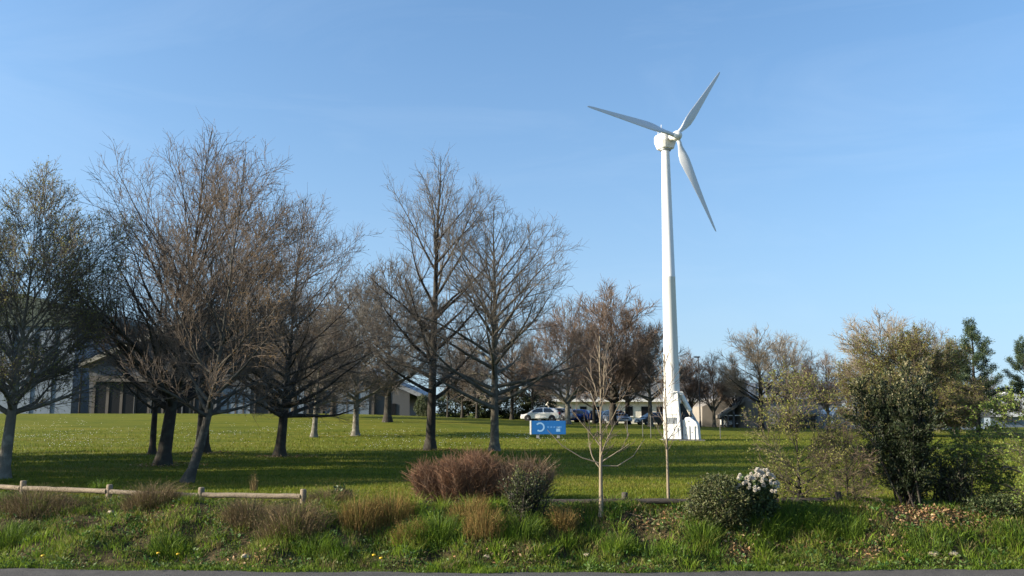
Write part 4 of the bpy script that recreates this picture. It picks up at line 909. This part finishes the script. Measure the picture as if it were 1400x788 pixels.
# red-brown bush and its neighbours
def twig_bush(name, label, px, py, wdt, h, cols, n=5200, seed=1, r=.0032):
    rng = np.random.default_rng(seed); g = ground(px, py); loc = (g[0], g[1], hz(g[0], g[1]) - .05); t = thing(name, label, 'bush', loc)
    th = rng.random(220)*6.283; q = np.sqrt(rng.random(220)); B = np.stack([np.cos(th)*q*wdt*.36, np.sin(th)*q*wdt*.22, q*0], 1)
    B[:, 2] = height(B[:, 0] + g[0], B[:, 1] + g[1]) - loc[2]
    D = unit(np.stack([np.cos(th)*q*.5, np.sin(th)*q*.4, np.ones(220)], 1) + rng.normal(0, .1, (220, 3)))
    P1 = grow(rng, B, D, h*rng.uniform(.6, .98, 220)*(1 - .1*q*q)*(1 + .12*np.sin(B[:, 0]*5 + 1)), 5, .08, .05); R1 = np.maximum(.009*np.linspace(1, .3, 6)[None].repeat(220, 0), r)
    st = obj('stems', mesh('stems', *(lambda a: (a[0], [a[1]]))(tubes(P1, R1, 4)), None, True), TWIG_BROWN, t); st['kind'] = 'stuff'
    _, p, d, r_, az, ar = spawn(rng, P1, R1, n//220, .1); ang = rng.uniform(.4, 1.25, len(p))
    P2 = grow(rng, p, np.cos(ang)[:, None]*d + np.sin(ang)[:, None]*perp(d, az), rng.uniform(.1, .34, len(p)), 2, .12, .12)
    V, Fq = tubes(P2, np.full((len(p), 3), r)*np.array([1, .9, .6]), 3)
    o = obj('twigs', mesh('twigs', V, [Fq], np.repeat(np.clip(np.array(cols)[rng.integers(0, len(cols), len(p))]*(1 + rng.normal(0, .2, (len(p), 1))), .005, 1), 9, 0)), STEM, t); o['kind'] = 'stuff'
    return t
twig_bush('red_twig_bush', 'dense red-brown leafless bush on top of the bank', 634, 688, 2.3, .94, [(.23, .125, .075), (.18, .095, .058), (.27, .165, .10), (.14, .085, .055)], 14000, 5)
twig_bush('tan_twig_bush', 'tan leafless bush joining the right side of the red-brown bush', 712, 690, 1.15, .85, [(.24, .16, .10), (.19, .125, .08), (.15, .10, .06)], 3300, 6)
def leaf_shrub(name, label, px, py, rad, n, ln, wd, cols, seed, m=None, cat='shrub', shell=.5):
    g = ground(px, py); loc = (g[0], g[1], hz(g[0], g[1]) - .05); t = thing(name, label, cat, loc)
    V, Fc, cc = leafy(seed, n, rad, ln, wd, cols, shell); o = obj('foliage', mesh('foliage', V, [Fc], cc), m or LEAF_GLOSS, t); o['kind'] = 'stuff'
    rng = np.random.default_rng(seed); k = 16; D = unit(rng.normal(0, .5, (k, 3)) + np.array([0, 0, 1.2])); P1 = grow(rng, rng.normal(0, .05, (k, 3))*np.array([1, 1, 0]), D, np.full(k, rad[2]*1.6), 5, .12, .03)
    s_ = obj('stems', mesh('stems', *(lambda a: (a[0], [a[1]]))(tubes(P1, np.linspace(.018, .005, 6)[None].repeat(k, 0), 5)), None, True), BARK_DARK, t); s_['kind'] = 'stuff'
    return t
leaf_shrub('round_shrub', 'rounded dark olive shrub on the bank left of the white flowers', 985, 718, (.60, .55, .50), 9000, .055, .026, [(.055, .07, .022), (.075, .085, .028), (.04, .052, .018), (.10, .095, .04)], 61)
fl = leaf_shrub('flowering_shrub', 'dark-leaved shrub topped with round white flower heads', 1033, 712, (.38, .36, .45), 3800, .075, .04, [(.03, .055, .018), (.045, .07, .022), (.06, .085, .03)], 63)
rng = np.random.default_rng(64)
d = unit(rng.normal(0, 1, (170, 3))); V, Fc = leaves(rng, d*.022, d + rng.normal(0, .5, d.shape), .03, .026)
fmesh = mesh('flower_head', V, [Fc], colour(rng, 170, [(.66, .62, .54), (.6, .56, .5), (.7, .66, .6)], .06)); fmesh.materials.append(LEAF)
for k in range(74):
    a = rng.uniform(-2.9, .3); q = rng.random()**.6; zz = rng.uniform(.70, 1.02)
    o = obj('flower_head', fmesh, None, fl, (math.cos(a)*q*.37*(1.25 - .35*abs(zz-.8)*3), math.sin(a)*q*.40 - .05, zz - .12*q*q)); s_ = rng.uniform(.5, .85); o.scale = (s_, s_, s_); o.rotation_euler = (rng.random()*6, rng.random()*6, 0)

# dark evergreen right of centre
def evergreen(name, label, px, py, H, Rr, n, cols, tipcols, seed, ln=.062):
    rng = np.random.default_rng(seed); g = ground(px, py); loc = (g[0], g[1], hz(g[0], g[1]) - .05); t = thing(name, label, 'shrub', loc)
    k = 26; th = rng.random(k)*6.283; D = unit(np.stack([np.cos(th)*.24, np.sin(th)*.24, np.ones(k)], 1) + rng.normal(0, .08, (k, 3)))
    P1 = grow(rng, rng.normal(0, .12, (k, 3))*np.array([1, 1, 0]), D, H*rng.uniform(.55, 1.02, k), 8, .06, .03); R1 = np.linspace(.022, .005, 9)[None].repeat(k, 0)
    _, p, d, r, az, ar = spawn(rng, P1, R1, 16, .1); ang = rng.uniform(.6, 1.25, len(p)); tt = np.clip(p[:, 2]/H, 0, 1)
    prof = Rr*np.clip(.5 + 1.2*tt, 0, 1)*np.clip(1.25 - tt, .15, 1)**.8
    L2 = np.clip(prof*rng.uniform(.35, .85, len(p)), .1, 1)
    P2 = grow(rng, p, np.cos(ang)[:, None]*d + np.sin(ang)[:, None]*perp(d, az), L2, 3, .15, .08); R2 = np.linspace(.008, .003, 4)[None].repeat(len(p), 0)
    o = obj('stems', mesh('stems', *(lambda a: (a[0], [a[1]]))(join([tubes(P1, R1, 5), tubes(P2, R2, 3)])), None, True), BARK_DARK, t); o['kind'] = 'stuff'
    A = np.concatenate([P2.reshape(-1, 4, 3)]); i = rng.integers(0, len(A), n); s = rng.random(n)*2.99; j = s.astype(int); f = (s - j)[:, None]
    lp = A[i, j]*(1-f) + A[i, j+1]*f + rng.normal(0, .03, (n, 3)); ld = unit(A[i, 3] - A[i, 0]) + rng.normal(0, .6, (n, 3)) + np.array([0, 0, .35])
    sz = ln*rng.uniform(.6, 1.25, n); V, Fc = leaves(rng, lp, ld, sz, sz*.42)
    cc = colour(rng, n, cols, .2, 1); tipm = (lp[:, 2] > H*rng.uniform(.62, 1.1, n)); cc[tipm] = colour(rng, int(tipm.sum()), tipcols, .2, 1)
    o = obj('foliage', mesh('foliage', V, [Fc], np.repeat(cc, 4, 0)), LEAF_GLOSS, t); o['kind'] = 'stuff'; return t
evergreen('evergreen_shrub', 'tall dark-leaved evergreen with paler top shoots on the bank', 1243, 694, 2.85, .82, 36000, [(.020, .032, .012), (.028, .040, .015), (.015, .023, .010), (.038, .045, .019)], [(.15, .14, .07), (.08, .085, .035), (.18, .16, .09), (.035, .046, .018)], 65)
evergreen('evergreen_shrub', 'small dark-leaved evergreen close to the right of the tall one', 1306, 692, 1.05, .42, 3400, [(.032, .045, .018), (.045, .06, .022), (.06, .065, .03)], [(.07, .075, .035), (.05, .065, .025)], 66, .06)

def small_tree(seed, px, py, top, label, bark, twig, name, budcols=None, **kw):
    g = ground(px, py); loc = (g[0], g[1], hz(g[0], g[1]) - .04); H = at(px, top, g[1])[2] - loc[2]
    return build_tree(seed, loc, label, bark, twig, name, None, budcols, H=H, cat=kw.pop('cat', 'tree'), budname='leaves', **kw)
YG = [(.17, .19, .035), (.22, .22, .05), (.13, .155, .03), (.25, .23, .07)]
yt = small_tree(81, 822, 704, 452, 'young tree with bundled upright pale branches on the bank', TWIG_PALE, TWIG_BROWN, 'young_tree', Rc=.62, r0=.045, clear=.30, style='vase', n=(17, 3, 2, 1), rmin=.004, tw=.14, up=.09, a0=(46, 6))
H0 = 1.1
for sgn, pts in ((-1, [(0, .97), (-.35, 1.08), (-.72, 1.3), (-1.0, 1.6)]), (1, [(0, .93), (.32, .92), (.62, 1.1), (.85, 1.42)])):
    P = np.array([[(a, .03*sgn*i, b) for i, (a, b) in enumerate(pts)]], float); P = np.stack([np.interp(np.linspace(0, 3, 13), range(4), P[0, :, k]) for k in range(3)], -1)[None]
    V, Fq = tubes(P, np.linspace(.015, .006, 13)[None], 6); obj('low_branch', mesh('low_branch', V, [Fq], None, True), TWIG_PALE, yt)
small_tree(82, 914, 692, 478, 'thin sapling standing in front of the turbine base', TWIG_PALE, TWIG_BROWN, 'sapling', Rc=.42, r0=.033, clear=.36, style='leader', n=(11, 3, 2, 1), rmin=.0035, tw=.12, up=.1, a0=(52, 30), wob=.4)
small_tree(83, 1094, 690, 515, 'loose shrub with sparse yellow-green leaves between flowers and evergreen', BARK_DARK, TWIG_BROWN, 'leafing_shrub', YG, Rc=1.05, r0=.05, clear=.08, style='vase', n=(26, 7, 5, 3), rmin=.003, tw=.13, nb=8500, bud=(.038, .024), up=.03, a0=(86, 16), cat='shrub')
evergreen('ivy_shrub', 'ragged yellow-green ivy mass under the leaning canes', 722, 712, .95, .42, 3200, [(.06, .075, .022), (.04, .055, .018), (.03, .042, .014)], [(.14, .135, .045), (.09, .10, .03)], 62, .05)
small_tree(84, 1160, 690, 600, 'thin brown twiggy shrub at the foot of the tall evergreen', BARK_DARK, TWIG_RED, 'twiggy_shrub', YG, Rc=.75, r0=.03, clear=.06, style='vase', n=(22, 7, 5, 3), rmin=.0028, tw=.12, nb=1500, bud=(.03, .02), up=.03, a0=(85, 20), cat='shrub')
small_tree(85, 1422, 700, 545, 'bright green leafy shrub reaching in at the right edge', BARK_MID, TWIG_BROWN, 'leafy_shrub', [(.13, .18, .03), (.17, .21, .04), (.10, .15, .025)], Rc=1.55, r0=.05, clear=.1, style='leader', n=(26, 8, 6, 3), rmin=.003, tw=.14, nb=16000, bud=(.05, .032), up=.02, a0=(86, 60), cat='shrub')
leaf_shrub('low_dark_shrub', 'low dark shrub on the bank at the right end', 1375, 702, (.8, .45, .2), 3200, .05, .03, [(.04, .06, .02), (.06, .075, .025), (.03, .045, .016)], 67)
leaf_shrub('broadleaf_plant', 'dark broad-leaved plant beside the fence end post', 466, 690, (.2, .18, .2), 420, .10, .06, [(.03, .07, .02), (.05, .09, .03)], 68, cat='plant')

# dandelions, stones
YEL = mat('dandelion_yellow', (.6, .38, .015), .6, var=.1)
fm = None
for k, (px, py, lab) in enumerate([(58, 768, 'yellow dandelion by the road at far left'), (216, 764, 'left yellow dandelion of the pair below the fence'), (243, 766, 'right yellow dandelion of the pair below the fence'), (300, 684, 'yellow dandelion under the fence post'), (511, 768, 'upper yellow dandelion near the middle of the road edge'), (521, 771, 'lower yellow dandelion near the middle of the road edge')]):
    g = ground(px, py + 3); t = thing('dandelion', lab, 'flower', (g[0], g[1], hz(g[0], g[1])), 0, 'dandelions on the bank')
    MB().tube((0, 0, -.01), (.01, 0, .11), .004, .003, 6).build('stem', attr_mat('stem_green') if False else TWIG_PALE, t)
    if fm is None:
        o = MB().lathe([(.006, .105), (.03, .115), (.036, .125), (.028, .138), (.01, .142)], 12).build('flower', YEL, t, True); fm = o.data
    else: obj('flower', fm, None, t)
STONE = mat('pale_stone', (.30, .25, .18), .9, var=.2, scale=12, bump=.5)
for k, (px, py, s_, lab) in enumerate([(665, 765, .05, 'pale stone on the bank below the red-brown bush'), (1303, 762, .07, 'pale stone near the road at right'), (1277, 762, .08, 'small pale stone left of another near the road at right'), (802, 763, .05, 'small tan stone below the young tree'), (152, 703, .07, 'pale stone on the soil under the log fence'), (335, 764, .07, 'sandy stone near the road at left')]):
    g = ground(px, py); rr = random.Random(k); m = MB(); V = []; n, Kk = 10, 6
    for i in range(Kk + 1):
        f = math.pi*i/Kk
        for j in range(n):
            a = 6.2832*j/n; q = s_*(1 + .22*math.sin(3*a + k + i) + rr.uniform(-.1, .1)); V.append((q*math.sin(f)*math.cos(a)*1.2, q*math.sin(f)*math.sin(a), q*.6*math.cos(f) + s_*.3))
    o = m.add(V, [(i*n+j, (i+1)*n+j, (i+1)*n+(j+1) % n, i*n+(j+1) % n) for i in range(Kk) for j in range(n)]).build('stone', STONE, None, True, loc=(g[0], g[1], hz(g[0], g[1])))
    tag(o, lab, 'stone', 'stones on the bank')
